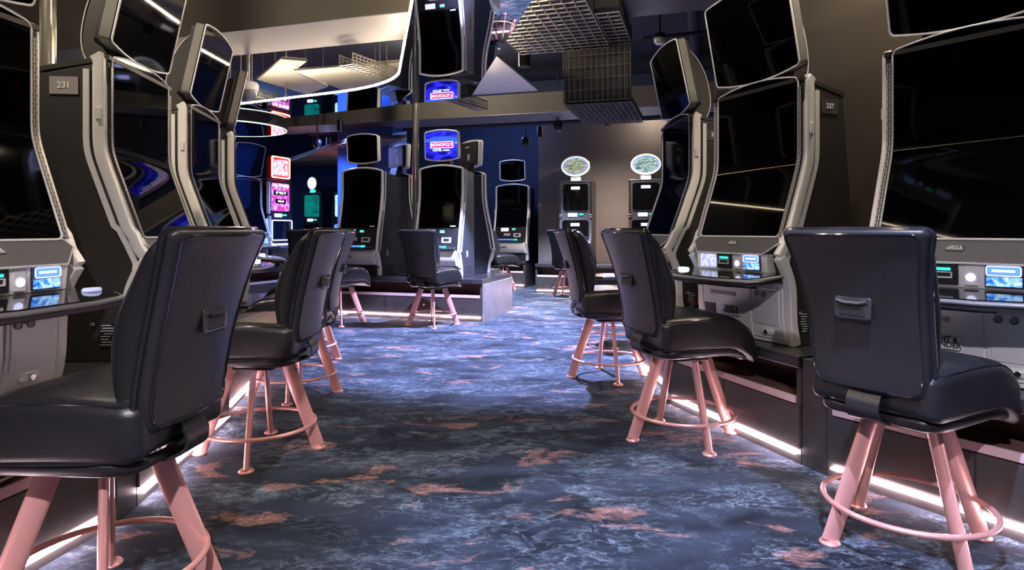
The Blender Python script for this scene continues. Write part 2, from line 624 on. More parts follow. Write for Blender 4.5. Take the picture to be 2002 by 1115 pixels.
def curved_panel(path, w, r, arch_top=0.0, arch_bot=0.0, thick=0.02, back=False, nx=12, ny=44, wtop=None):
    """rounded-corner panel following path (p,z) bottom to top. Returns (MB, outline points)"""
    # arc length table
    P = [Vector(p) for p in path]
    S = [0.0]
    for i in range(1, len(P)):
        S.append(S[-1] + (P[i] - P[i - 1]).length)
    Lt = S[-1]

    def at(s):
        if s <= 0:
            t = (P[1] - P[0]).normalized()
            return P[0] + t * s, t
        if s >= Lt:
            t = (P[-1] - P[-2]).normalized()
            return P[-1] + t * (s - Lt), t
        for i in range(1, len(S)):
            if s <= S[i]:
                f = (s - S[i - 1]) / (S[i] - S[i - 1])
                return P[i - 1].lerp(P[i], f), (P[i] - P[i - 1]).normalized()
    rows = []
    ss = [r * (1 - math.cos(PI / 2 * i / 5)) for i in range(5)] + [r + (Lt - 2 * r) * i / ny for i in range(ny + 1)] + [Lt - r * (1 - math.cos(PI / 2 * i / 5)) for i in range(4, -1, -1)]
    for s in ss:
        e = min(s, Lt - s)
        ww = w if wtop is None else w + (wtop - w) * s / Lt
        hw = ww if e >= r else ww - r + math.sqrt(max(0, r * r - (r - e) ** 2))
        row = []
        for i in range(nx + 1):
            x = -hw + 2 * hw * i / nx
            f = 1 - (x / w) ** 2
            s2 = s + arch_top * f * (s / Lt) ** 2 - arch_bot * f * (1 - s / Lt) ** 2
            p, t = at(s2)
            nrm = Vector((t.y, -t.x))
            if nrm.x < 0:
                nrm = -nrm
            row.append((x, p, nrm))
        rows.append(row)
    mb = MB()
    F, B = [], []
    for row in rows:
        F.append([mb.bm.verts.new((x, -p.x, p.y)) for (x, p, nn) in row])
        B.append([mb.bm.verts.new((x, -(p.x - nn.x * thick), p.y - nn.y * thick)) for (x, p, nn) in row])
    nr = len(rows)
    for j in range(nr - 1):
        for i in range(nx):
            mb.face([F[j][i], F[j][i + 1], F[j + 1][i + 1], F[j + 1][i]])
            mb.face([B[j][i], B[j + 1][i], B[j + 1][i + 1], B[j][i + 1]])
    for j in range(nr - 1):
        mb.face([F[j][0], F[j + 1][0], B[j + 1][0], B[j][0]])
        mb.face([F[j][nx], B[j][nx], B[j + 1][nx], F[j + 1][nx]])
    for i in range(nx):
        mb.face([F[0][i], B[0][i], B[0][i + 1], F[0][i + 1]])
        mb.face([F[-1][i], F[-1][i + 1], B[-1][i + 1], B[-1][i]])
    idx = [(0, i) for i in range(nx + 1)] + [(j, nx) for j in range(1, nr)] + [(nr - 1, i) for i in range(nx - 1, -1, -1)] + [(j, 0) for j in range(nr - 2, 0, -1)]
    outline = [tuple(F[j][i].co) for (j, i) in idx]
    return mb, outline


def rrect(w, h, r, n=4):
    pts = []
    for (cx, cy, a0) in ((w - r, h - r, 0), (-w + r, h - r, 90), (-w + r, -h + r, 180), (w - r, -h + r, 270)):
        for i in range(n + 1):
            a = R(a0 + 90 * i / n)
            pts.append((cx + r * math.cos(a), cy + r * math.sin(a)))
    return pts


# ------------------------------------------------------------------ the room shell
GU = Vector((0.956, -0.292, 0))   # grid direction along the beams
GV = Vector((0.292, 0.956, 0))    # grid direction across them
GA = math.atan2(GU.y, GU.x)


def structure(name, mb, m, **k):
    return tag(mb.build(name, m, **k), kind='structure')


structure('floor', MB().box((1, 6, -0.05), (24, 26, 0.1)), 'carpet')
structure('ceiling', MB().box((1, 6, 3.55), (24, 26, 0.1)), 'ceiling_dark')
structure('wall_back', MB().box((0, -4.5, 1.75), (24, 0.2, 3.5)), 'wall_brown')
structure('wall_left', MB().box((-8.5, 6, 1.75), (0.2, 26, 3.5)), 'wall_navy')
structure('wall_right', MB().box((9.0, 4, 1.75), (0.2, 18, 3.5)), 'wall_brown')
c = Vector((0.5, 12.02, 0)) + GU * 3.2 + GV * 1.6
structure('wall_front', MB().box((c.x, c.y, 1.75), (6.4, 3.2, 3.5), GA), 'wall_brown')
c = Vector((0.3, 13.6, 0)) - GU * 5
structure('wall_far', MB().box((c.x, c.y, 1.75), (12, 0.2, 3.5), GA), 'wall_navy')

# curved core wall behind the right hand bank
DC = Vector((5.25, 4.95))
DR = 3.50
arc_pts = []
mb = MB()
poly_o, poly_i = [], []
for i in range(61):
    a = R(95 + (275 - 95) * i / 60)
    poly_o.append((DC.x + DR * math.cos(a), DC.y + DR * math.sin(a)))
    poly_i.append((DC.x + (DR - 0.15) * math.cos(a), DC.y + (DR - 0.15) * math.sin(a)))
mb.prism(poly_o + poly_i[::-1], 'Z', 0, 3.5)
structure('wall_curved', mb, 'drum')

# ceiling beams with metal soffits (their bottoms catch the light)


def beam(n, p_near, length, lback, zb, h, w):
    """p_near: a point on the near bottom edge"""
    mid = Vector((*p_near, 0)) + GU * ((length - lback) / 2) + GV * (w / 2)
    o = structure('trim_%d' % n, MB().box((mid.x, mid.y, zb + 0.01 + h / 2), (length + lback, w, h), GA), 'beam')
    s = MB().box((mid.x, mid.y, zb + 0.004), (length + lback, w, 0.008), GA).build('soffit', 'soffit', o)
    return o


beam(1, (-0.737, 4.785), 5.0, 5.5, 2.75, 0.75, 0.61)
beam(2, (-3.70, 10.18), 7.6, 3.0, 2.75, 0.28, 0.66)
# bulkheads further in
c = Vector((-0.6, 10.6, 0))
structure('trim_3', MB().box((c.x, c.y, 3.18), (9.0, 0.25, 0.62), GA), 'wall_navy')
structure('trim_4', MB().box((-2.31, 10.5, 1.75), (1.0, 0.5, 3.5), GA), 'pillar_blue')

# back walls carry a dark skirting
structure('baseboard_front', MB().box((*(Vector((0.5, 12.0, 0)) + GU * 3.2 - GV * 0.0).xy, 0.06), (6.4, 0.03, 0.12), GA), 'black')


# ------------------------------------------------------------------ mirrored ceiling raft with led edge
RZ = 2.48
raft = empty('mirror_ceiling_raft', (-0.6, 5.0, RZ))
tag(raft, 'mirrored L-shaped ceiling raft with a warm led edge hanging above the aisle', 'ceiling raft')
corner = []
cA, cB = Vector((-0.98, 5.55)), Vector((-1.75, 6.38))
cC = Vector((-1.11, 6.05))
for i in range(13):
    t = i / 12
    corner.append(((1 - t) ** 2 * cA.x + 2 * t * (1 - t) * cC.x + t * t * cB.x, (1 - t) ** 2 * cA.y + 2 * t * (1 - t) * cC.y + t * t * cB.y))
edge = [(0.55, -2.2), (0.02, 1.0), (-0.59, 3.80)] + corner + [(-3.13, 7.04), (-5.2, 8.02)]
poly = edge + [(-4.4, 8.60), (-3.12, 7.96), (-0.43, 6.58), (0.12, 3.80), (0.68, 1.0), (1.25, -2.2)]
loc = raft.location
MB().prism([(p[0] - loc.x, p[1] - loc.y) for p in poly], 'Z', 0.0, 0.012).build('mirror_panel', 'mirror', raft)
inner = []
for i, p in enumerate(edge):
    q0, q1 = Vector(edge[max(i - 1, 0)]), Vector(edge[min(i + 1, len(edge) - 1)])
    t = (q1 - q0).normalized()
    inner.append((p[0] + t.y * 0.10, p[1] - t.x * 0.10))
MB().prism([(p[0] - loc.x, p[1] - loc.y) for p in inner + poly[len(edge):]], 'Z', 0.012, 0.05).build('raft_body', 'black', raft)
e3 = []
for i, p in enumerate(edge):
    q0, q1 = Vector(edge[max(i - 1, 0)]), Vector(edge[min(i + 1, len(edge) - 1)])
    t = (q1 - q0).normalized()
    e3.append((p[0] - t.y * 0.007 - loc.x, p[1] + t.x * 0.007 - loc.y, 0.010))
MB().tube(e3, 0.008, 8).build('led_strip', 'led_warm', raft)
MB().tube([(1.19 - loc.x, -2.2 - loc.y, 0.062), (0.62 - loc.x, 1.0 - loc.y, 0.062), (0.07 - loc.x, 3.8 - loc.y, 0.062), (-0.47 - loc.x, 6.5 - loc.y, 0.062)], 0.006, 6).build('cove_strip', 'led_warm', raft)
MB().tube([(0.12 - loc.x + 0.004, 3.8 - loc.y, 0.012), (-0.43 - loc.x + 0.004, 6.58 - loc.y, 0.012)], 0.005, 6).build('edge_trim', 'galv', raft)
for (x, y) in ((-0.2, 3.0), (-0.5, 5.0), (-0.9, 6.4), (-2.6, 7.3)):
    MB().tube([(x - loc.x, y - loc.y, 0.05), (x - loc.x, y - loc.y, 3.5 - RZ)], 0.006, 6).build('hanger_rod', 'galv', raft)

# round mirrored raft further left
rr = empty('round_mirror_raft', (-3.62, 8.15, 2.40))
tag(rr, 'round mirrored ceiling disc with a thin led rim, left of the far beam', 'ceiling raft')
MB().lathe([(0.66, 0.0), (0.66, 0.01)], seg=48).build('mirror_panel', 'mirror', rr)
MB().lathe([(0.665, 0.01), (0.70, 0.012), (0.70, 0.085), (0.0, 0.085)], seg=48).build('rim', 'black', rr)
ring = [(0.683 * math.cos(2 * PI * k / 48), 0.683 * math.sin(2 * PI * k / 48), 0.004) for k in range(48)]
MB().tube(ring, 0.005, 6, closed=True).build('led_strip', 'led_green', rr)
MB().cyl((0, 0, 0.6), 0.01, 1.05).build('hanger_rod', 'galv', rr)

# suspended white ceiling panels


def flat_panel(label, pts, z, cat='ceiling panel'):
    cx = sum(p[0] for p in pts) / len(pts)
    cy = sum(p[1] for p in pts) / len(pts)
    o = empty('ceiling_panel', (cx, cy, z))
    tag(o, label, cat)
    MB().prism([(p[0] - cx, p[1] - cy) for p in pts], 'Z', 0, 0.03).build('board', 'panel_white', o)
    ed = [(p[0] - cx, p[1] - cy, 0.012) for p in pts]
    MB().tube(ed, 0.012, 6, closed=True).build('edge_frame', 'galv', o)
    for p in pts:
        q = (cx + (p[0] - cx) * 0.85 - cx, cy + (p[1] - cy) * 0.85 - cy)
        MB().tube([(q[0], q[1], 0.03), (q[0], q[1], 3.5 - z)], 0.004, 5).build('hanger_wire', 'wire_dark', o)
    return o


a = Vector((-2.26, 6.6))
gu, gv = GU.xy, GV.xy
flat_panel('large white suspended ceiling panel running behind the mirrored raft', [a, a + gu * 2.19, a + gu * 2.19 + gv * 1.62, a + gv * 1.62], 2.75)
flat_panel('smaller white ceiling panel with a slanted end, left of the large one',
           [(-2.88, 7.17), (-2.29, 6.31), (-2.07, 6.39), (-2.34, 6.80), (-2.19, 7.53), (-2.57, 7.95)], 2.80)


# perforated cable trays


def cable_tray(label, p0, p1, z, h=0.11, w=0.16):
    p0, p1 = Vector(p0), Vector(p1)
    d = p1 - p0
    L = d.length
    mid = (p0 + p1) / 2
    o = empty('cable_tray', (mid.x, mid.y, z), math.atan2(d.y, d.x))
    tag(o, label, 'cable tray')
    # slotted side rails: built from real strips so that the slots are open
    for s in (-1, 1):
        mb = MB()
        y = s * w / 2
        for (za, zb) in ((0, 0.018), (0.036, 0.046), (0.064, 0.074), (h - 0.018, h)):
            mb.box((0, y, (za + zb) / 2), (L, 0.003, zb - za))
        n = int(L / 0.05)
        for i in range(n + 1):
            mb.box((-L / 2 + L * i / n, y, h / 2), (0.014, 0.003, h))
        mb.build('side_rail', 'galv', o)
    mb = MB()
    n = int(L / 0.06)
    for i in range(n + 1):
        mb.box((-L / 2 + L * i / n, 0, 0.002), (0.03, w, 0.003))
    mb.build('tray_base', 'galv', o)
    for k in (-0.3, 0.35):
        for s in (-1, 1):
            MB().tube([(k * L, s * w / 2 * 0.9, 0.0), (k * L, s * w / 2 * 0.9, 3.5 - z)], 0.005, 6).build('hanger_rod', 'galv', o)
    mb = MB()
    for i in range(3):
        mb.tube([(-L / 2 + L * t / 10, -0.04 + 0.04 * i + 0.008 * math.sin(t * 1.7 + i), 0.014 + 0.004 * i) for t in range(11)], 0.007, 6)
    mb.build('cable', 'cable', o)
    return o


cable_tray('long slotted metal cable tray crossing above the mirrored raft', (-1.53, 5.85), (-0.38, 8.05), 2.62)
cable_tray('short slotted cable tray beside the white dome camera', (-2.95, 6.75), (-2.70, 7.62), 2.56)

# wire mesh wrapped duct (three faces stepping down)


def mesh_quad(mb, a, b, c, d, nu, nv, r, off):
    """grid of wires on quad a-b-c-d (a->b u, a->d v)"""
    a, b, c, d = map(Vector, (a, b, c, d))
    n = (b - a).cross(d - a).normalized() * off
    for i in range(nu + 1):
        t = i / nu
        mb.tube([a.lerp(b, t) + n, d.lerp(c, t) + n], r, 5)
    for j in range(nv + 1):
        t = j / nv
        mb.tube([a.lerp(d, t) + n, b.lerp(c, t) + n], r, 5)


def slab(mb, a, b, c, d, th):
    vs0 = [Vector(v) for v in (a, b, c, d)]
    n = (vs0[1] - vs0[0]).cross(vs0[3] - vs0[0]).normalized() * th
    f = [mb.bm.verts.new(v) for v in vs0]
    g = [mb.bm.verts.new(v + n) for v in vs0]
    mb.face(f)
    mb.face(g[::-1])
    for i in range(4):
        mb.face([f[i], f[(i + 1) % 4], g[(i + 1) % 4], g[i]])


D0 = Vector((0.077, 5.31, 0))                      # left end of the step, high level
DW = 0.74
duct = empty('mesh_wrapped_duct', (0, 0, 0))
tag(duct, 'grey duct wrapped in wire mesh stepping down from the ceiling right of the raft', 'duct')
zt, zl = 2.60, 2.14


def DP(s, t, z):
    p = D0 + GU * s + GV * t
    return (p.x, p.y, z)


S0, S1 = 0.37, 0.91
hi = (DP(0, -3.3, zt), DP(DW, -3.3, zt), DP(DW, 0, zt), DP(0, 0, zt))
mb = MB()
slab(mb, *hi, 0.12)
slab(mb, DP(DW + 0.005, -0.75, zt + 0.03), DP(S1, -0.75, zt + 0.03), DP(S1, 0, zt + 0.03), DP(DW + 0.005, 0, zt + 0.03), 0.09)
step = (DP(S0, 0, zt), DP(S1, 0, zt), DP(S1, 0.06, zl), DP(S0, 0.06, zl))
slab(mb, DP(S0, 0, zl), DP(S1, 0, zl), DP(S1, 0, zt + 0.14), DP(S0, 0, zt + 0.14), -0.05)
slab(mb, DP(S0, 0.0, zl), DP(S1, 0.0, zl), DP(S1, 0.98, zl), DP(S0, 0.98, zl), 0.04)
mb.build('duct_body', 'duct', duct)
w1 = MB()
mesh_quad(w1, *hi, 10, 40, 0.0052, -0.03)
mesh_quad(w1, DP(DW + 0.01, -0.75, zt + 0.02), DP(S1, -0.75, zt + 0.02), DP(S1, 0, zt + 0.02), DP(DW + 0.01, 0, zt + 0.02), 2, 9, 0.0052, -0.03)
w1.build('wire_mesh', 'wire', duct)
w2 = MB()
mesh_quad(w2, DP(S0, -0.02, zl), DP(S1, -0.02, zl), DP(S1, -0.02, zt), DP(S0, -0.02, zt), 12, 5, 0.0042, 0.02)
mesh_quad(w2, DP(S0, -0.02, zl - 0.012), DP(S1, -0.02, zl - 0.012), DP(S1, 0.98, zl - 0.012), DP(S0, 0.98, zl - 0.012), 12, 20, 0.0038, -0.01)
w2.build('wire_mesh', 'wire_dark', duct)
mb = MB()
mb.tube([DP(1.35, -2.3, 3.38), DP(1.35, 4, 3.38)], 0.06, 12)
mb.build('side_pipe', 'ceiling_dark', duct)

# flat mesh tray over the far left machines
d2 = empty('mesh_ceiling_tray', (0, 0, 0))
tag(d2, 'wide wire mesh tray under the blue ceiling above the far left machines', 'cable tray')
a, b, c_, d_ = (-2.45, 9.6, 2.47), (-1.55, 9.35, 2.47), (-3.6, 13.2, 2.47), (-4.9, 13.2, 2.47)
mb = MB()
slab(mb, a, b, c_, d_, 0.04)
mb.build('tray_base', 'duct', d2)
mb = MB()
mesh_quad(mb, a, b, c_, d_, 9, 26, 0.005, -0.02)
mb.build('wire_mesh', 'wire', d2)

# dark services under the far ceiling
for (lab, p0, p1, r) in (
        ('thin dark pipe crossing under the ceiling right of the mesh duct', (1.3, 6.3, 3.0), (2.2, 5.95, 3.0), 0.02),
        ('thick dark pipe running under the ceiling beyond the far beam', (-3.5, 11.0, 2.78), (3.5, 9.0, 2.78), 0.05)):
    tag(MB().tube([p0, p1], r, 12).build('service_pipe', 'ceiling_dark'), lab, 'pipe')

# steel poles
tag(MB().cyl((-1.31, 8.62, 2.01), 0.045, 2.98, seg=28).build('steel_pole', 'pole'), 'slim steel pole between the two centre machines', 'pole')
tag(MB().cyl((-2.56, 3.50, 1.775), 0.040, 3.45, seg=28).build('steel_pole', 'pole'), 'steel pole rising behind the machine numbered 231', 'pole')

# downlight cans, also around the added fill spots
CANLAB = ['cylinder downlight hanging beside the mesh duct above the aisle', 'downlight can over the aisle nearest the camera',
          'small cylinder downlight right of the far beam', 'small cylinder downlight above the centre machines',
          'added blue fill spot above the far left machines', 'downlight near the round topper machines', 'added fill spot before the brown wall',
          'added fill spot behind the camera', 'downlight against the curved wall', 'downlight above the left bank']
for i, (x, y, z, p, c, a, b) in enumerate(DOWN):
    o = empty('ceiling_downlight', (x, y, z))
    tag(o, CANLAB[i], 'downlight', 'cylinder downlights')
    k_ = 0.75 if y > 8.5 else 1.0
    MB().lathe([(0.046 * k_, 0.004), (0.062 * k_, 0.0), (0.062 * k_, 0.16), (0.0, 0.16)], seg=20).build('housing', 'steel_black', o)
    MB().lathe([(0.048 * k_, 0.02), (0.048 * k_, 0.024)], seg=20).build('lens', 'can_light', o)
    MB().cyl((0, 0, 0.16 + (3.5 - z - 0.16) / 2), 0.008, 3.5 - z - 0.16, seg=8).build('stem', 'steel_black', o)


FILL_LAB = ['added round fill lamp in the ceiling void above the right bank', 'added round fill lamp in the ceiling void before the far beam',
        'added round fill lamp in the ceiling void above the left bank', 'added blue fill lamp above the round topper machines',
        'added blue fill lamp above the far machine at the end of the aisle', 'added round fill lamp high before the brown wall']
for (x, y, z, p, c), lab in zip(FILL, FILL_LAB):  # invented round fixtures built around the added fill lamps
    o = empty('fill_fixture', (x, y, z))
    tag(o, lab, 'ceiling lamp', 'added fill lamps in the ceiling void')
    MB().cyl((0, 0, 0.17), 0.11, 0.06).build('housing', 'steel_black', o)
    MB().cyl((0, 0, 0.135), 0.09, 0.015).build('diffuser', 'can_light', o)

# cameras and detectors
o = empty('dome_camera', (-2.50, 6.0, 2.42))
tag(o, 'white dome security camera on a pole, above the left machines', 'security camera')
MB().lathe([(0.05, -0.02), (0.095, 0.0), (0.10, 0.05), (0.085, 0.075), (0.03, 0.09), (0.0, 0.09)], seg=28).build('housing', 'plastic_white', o)
MB().lathe([(0.0, -0.095), (0.045, -0.085), (0.075, -0.05), (0.082, -0.005), (0.06, 0.0)], seg=28).build('dome', 'silver_dark', o)
MB().cyl((0, 0, 0.58), 0.022, 1.0, seg=14).build('stem', 'galv', o)
for lab, (x, y, z) in (('small black dome camera hanging over the red sign machine', (-2.98, 9.7, 2.42)),
                       ('small black dome camera left of the brown wall', (0.23, 10.6, 2.56)),
                       ('small black camera near the mesh duct below the far beam', (0.68, 9.4, 2.63))):
    o = empty('security_camera', (x, y, z))
    tag(o, lab, 'security camera')
    MB().lathe([(0.0, -0.075), (0.04, -0.06), (0.062, -0.02), (0.065, 0.0), (0.03, 0.01)], seg=20).build('dome', 'gloss_black', o)
    MB().lathe([(0.07, 0.0), (0.075, 0.04), (0.05, 0.09), (0.0, 0.09)], seg=20).build('housing', 'steel_black', o)
    MB().cyl((0, 0, 0.09 + (3.5 - z - 0.09) / 2), 0.012, 3.5 - z - 0.09, seg=8).build('stem', 'steel_black', o)
o = empty('smoke_detector', (1.42, 6.1, 2.93))
tag(o, 'white smoke detector on the dark ceiling, right of the mesh duct', 'smoke detector')
MB().lathe([(0.0, -0.045), (0.03, -0.045), (0.05, -0.03), (0.055, 0.0), (0.05, 0.015), (0.0, 0.015)], seg=24).build('sensor', 'plastic_white', o)
mb = MB()
for k in range(12):
    an = 2 * PI * k / 12
    mb.box((0.042 * math.cos(an), 0.042 * math.sin(an), -0.03), (0.016, 0.005, 0.014), an)
mb.build('vent_slots', 'black', o)
MB().lathe([(0.06, 0.015), (0.07, 0.03), (0.05, 0.06), (0.0, 0.06)], seg=24).build('base', 'steel_black', o)
MB().cyl((0, 0, 0.31), 0.012, 0.51, seg=8).build('stem', 'steel_black', o)


# ------------------------------------------------------------------ cabinets the machines stand on
PZ = 0.51


def plinth(label, p0, p1, depth, group=None, end_left=0, end_right=0, lock=True, led=True, trap=0.0):
    """front face runs p0 (player's left) -> p1 (player's right) along the floor; local -Y is the front"""
    p0, p1 = Vector(p0), Vector(p1)
    d = p1 - p0
    L = d.length
    mid = (p0 + p1) / 2
    o = empty('machine_plinth', (mid.x, mid.y, 0), math.atan2(d.y, d.x))
    tag(o, label, 'plinth', group)
    h = L / 2
    bi = h - trap   # back half width (tapers so that neighbours do not meet)

    def tp(x, y):
        return (x * (1 - (1 - bi / h) * y / depth), y)
    # carcass: lower box with door zone, back and sides
    mb = MB()
    mb.prism([tp(-h, 0.0), tp(h, 0.0), tp(h, depth), tp(-h, depth)], 'Z', 0, 0.285)
    mb.prism([tp(-h, 0.30), tp(h, 0.30), tp(h, depth), tp(-h, depth)], 'Z', 0.285, 0.455)
    mb.prism([tp(-h, 0.0), tp(-h + 0.03, 0.0), tp(-h + 0.03, 0.30), tp(-h, 0.30)], 'Z', 0.285, 0.455)
    mb.prism([tp(h - 0.03, 0.0), tp(h, 0.0), tp(h, 0.30), tp(h - 0.03, 0.30)], 'Z', 0.285, 0.455)
    mb.build('carcass', 'plinth', o)
    MB().prism([(-h - 0.005, -0.02), (h + 0.005, -0.02), tp(h, depth), tp(-h, depth)], 'Z', 0.455, PZ).build('top', 'plinth_top', o, bevel=0.004)
    MB().box((0, 0.15, 0.293), (L - 0.062, 0.296, 0.012)).build('shelf', 'shelf', o)
    MB().box((0, 0.296, 0.375), (L - 0.062, 0.006, 0.155)).build('shelf_back', 'shelf', o)
    MB().box((0, -0.006, 0.300), (L - 0.062, 0.012, 0.034)).build('shelf_lip', 'shelf_lip', o)
    n = 2 if L < 1.6 else 4
    for i in range(n):
        x = -h + L * (i + 0.5) / n
        dd = MB().box((x, -0.004, 0.175), (L / n - 0.008, 0.008, 0.20)).build('door', 'plinth', o)
        if lock and i % 2 == 0:
            MB().lathe([(0.0, 0.011), (0.006, 0.011), (0.011, 0.007), (0.011, 0.0)], (x + L / n * 0.33, -0.008, 0.185), 14, 'Y').build('lock', 'rose', dd)
    if led:
        MB().box((0, -0.012, 0.048), (L - 0.05, 0.012, 0.010)).build('led_strip', 'led_pink', o)
    if end_left:
        MB().box((-h - 0.012, depth / 2, PZ / 2 - 0.03), (0.02, depth, PZ - 0.06)).build('end_panel', 'plinth_panel', o)
    if end_right:
        MB().box((h + 0.012, depth / 2, PZ / 2 - 0.03), (0.02, depth, PZ - 0.06)).build('end_panel', 'plinth_panel', o)
    return o


def filler(label, pts):
    cx = sum(p[0] for p in pts) / len(pts)
    cy = sum(p[1] for p in pts) / len(pts)
    o = MB().prism([(p[0] - cx, p[1] - cy) for p in pts], 'Z', 0, PZ - 0.01).build('plinth_infill', 'plinth', loc=(cx, cy, 0), bevel=0.003)
    tag(o, label, 'plinth panel')
    return o


# right bank (player's left is the far end)
RB = {}
B0, B1 = Vector((1.406, 2.83)), Vector((1.406, 2.83)) + Vector((0.391, -0.604)).normalized() * 1.15
A0, A1 = Vector((0.994, 4.016)), Vector((1.355, 2.97))
C0, C1 = Vector((1.012, 5.22)), Vector((1.050, 4.19))
E1 = Vector((1.10, 5.38))
E0 = E1 + Vector((0.22, 1.0)).normalized() * 1.05
plinth('dark plinth nearest on the right, with pink light along the floor', B0, B1, 0.85, 'plinths of the right bank', trap=0.14)
plinth('second dark plinth along the right bank, under machine 237', A0, A1, 0.85, 'plinths of the right bank', trap=0.14)
plinth('third dark plinth along the right bank, under machine 236', C0, C1, 0.85, 'plinths of the right bank', trap=0.14)
plinth('dark plinth at the far end of the right bank', E0, E1, 0.85, 'plinths of the right bank', trap=0.14)


def wedge(label, pa, pb, na, nb, depth=0.35):
    pa, pb, na, nb = map(Vector, (pa, pb, na, nb))
    e = (pb - pa).normalized() * 0.004
    filler(label, [pa + e, pb - e, pb - e - nb * depth, pa + e - na * depth])


def nrm(a, b):   # outward normal (towards the aisle) of a face running a->b with the front on its right-hand side
    d = (b - a).normalized()
    return Vector((d.y, -d.x))


nB = -Vector(((B1 - B0).y, -(B1 - B0).x)).normalized()
if nB.x > 0:
    nB = -nB


def nside(a, b, sgn):
    d = (b - a).normalized()
    n = Vector((d.y, -d.x))
    return n if n.x * sgn > 0 else -n


wedge('dark upright panel between the two nearest right plinths', A1, B0, nside(A0, A1, -1), nside(B0, B1, -1), 0.2)
wedge('dark upright panel between the plinths of machines 237 and 236', C1, A0, nside(C0, C1, -1), nside(A0, A1, -1), 0.15)

# left bank (player's left is the near end)
n1 = Vector((0.985, -0.17))
L1a, L1b = Vector((-1.70, 1.10)), Vector((-1.480, 2.37))
L2a, L2b = Vector((-1.49, 2.52)), Vector((-1.62, 3.62))
L3a, L3b = Vector((-1.69, 3.76)), Vector((-1.88, 4.80))
L4a, L4b = Vector((-1.96, 4.93)), Vector((-2.28, 5.95))
plinth('dark plinth nearest on the left, partly hidden by a stool', L1a, L1b, 0.85, 'plinths of the left bank', trap=0.14)
plinth('second dark plinth along the left bank, under machine 231', L2a, L2b, 0.85, 'plinths of the left bank', trap=0.14)
plinth('third dark plinth along the left bank', L3a, L3b, 0.85, 'plinths of the left bank', trap=0.14)
plinth('fourth dark plinth along the left bank', L4a, L4b, 0.85, 'plinths of the left bank', trap=0.14)
wedge('dark upright panel between the two nearest left plinths', L1b, L2a, nside(L1a, L1b, 1), nside(L2a, L2b, 1), 0.2)

# centre island
K = Vector((-0.354, 7.58))
kg = GU.xy
kv = GV.xy
plinth('long centre island plinth with a pale metal end panel', K - kg * 2.60, K, 1.15, end_right=1)
o = MB().box((0, 0, 0), (2.20, 0.9, PZ)).build('plinth_infill', 'plinth')
c = K - kg * 1.55 + kv * (1.15 + 0.47)
o.location = (c.x, c.y, PZ / 2)
o.rotation_euler = (0, 0, GA)
tag(o, 'dark rear block of the centre island plinth', 'plinth panel')
# far plinths
W0 = Vector((0.41, 11.10))
plinth('plinth under the two oval topper machines against the brown wall', W0, W0 + kg * 2.1, 0.88)
N0 = Vector((-0.95, 12.42))
plinth('plinth under the far machine at the end of the aisle', N0, N0 + kg * 1.25, 0.80)
Q0 = Vector((-4.7, 12.6))
plinth('plinth under the round topper machines at the far left', Q0, Q0 + kg * 2.2, 0.85)


# ------------------------------------------------------------------ gaming machine with curved portrait screen (the two banks)
SH = (0, 0, -PZ)
def fcurve(z, k=0.35, z0=1.455, s=0.022):
    return k * s * math.log(1 + math.exp((z0 - z) / s))


FRONT = [(fcurve(1.065 + 0.82 * i / 48), 1.065 + 0.82 * i / 48) for i in range(49)]


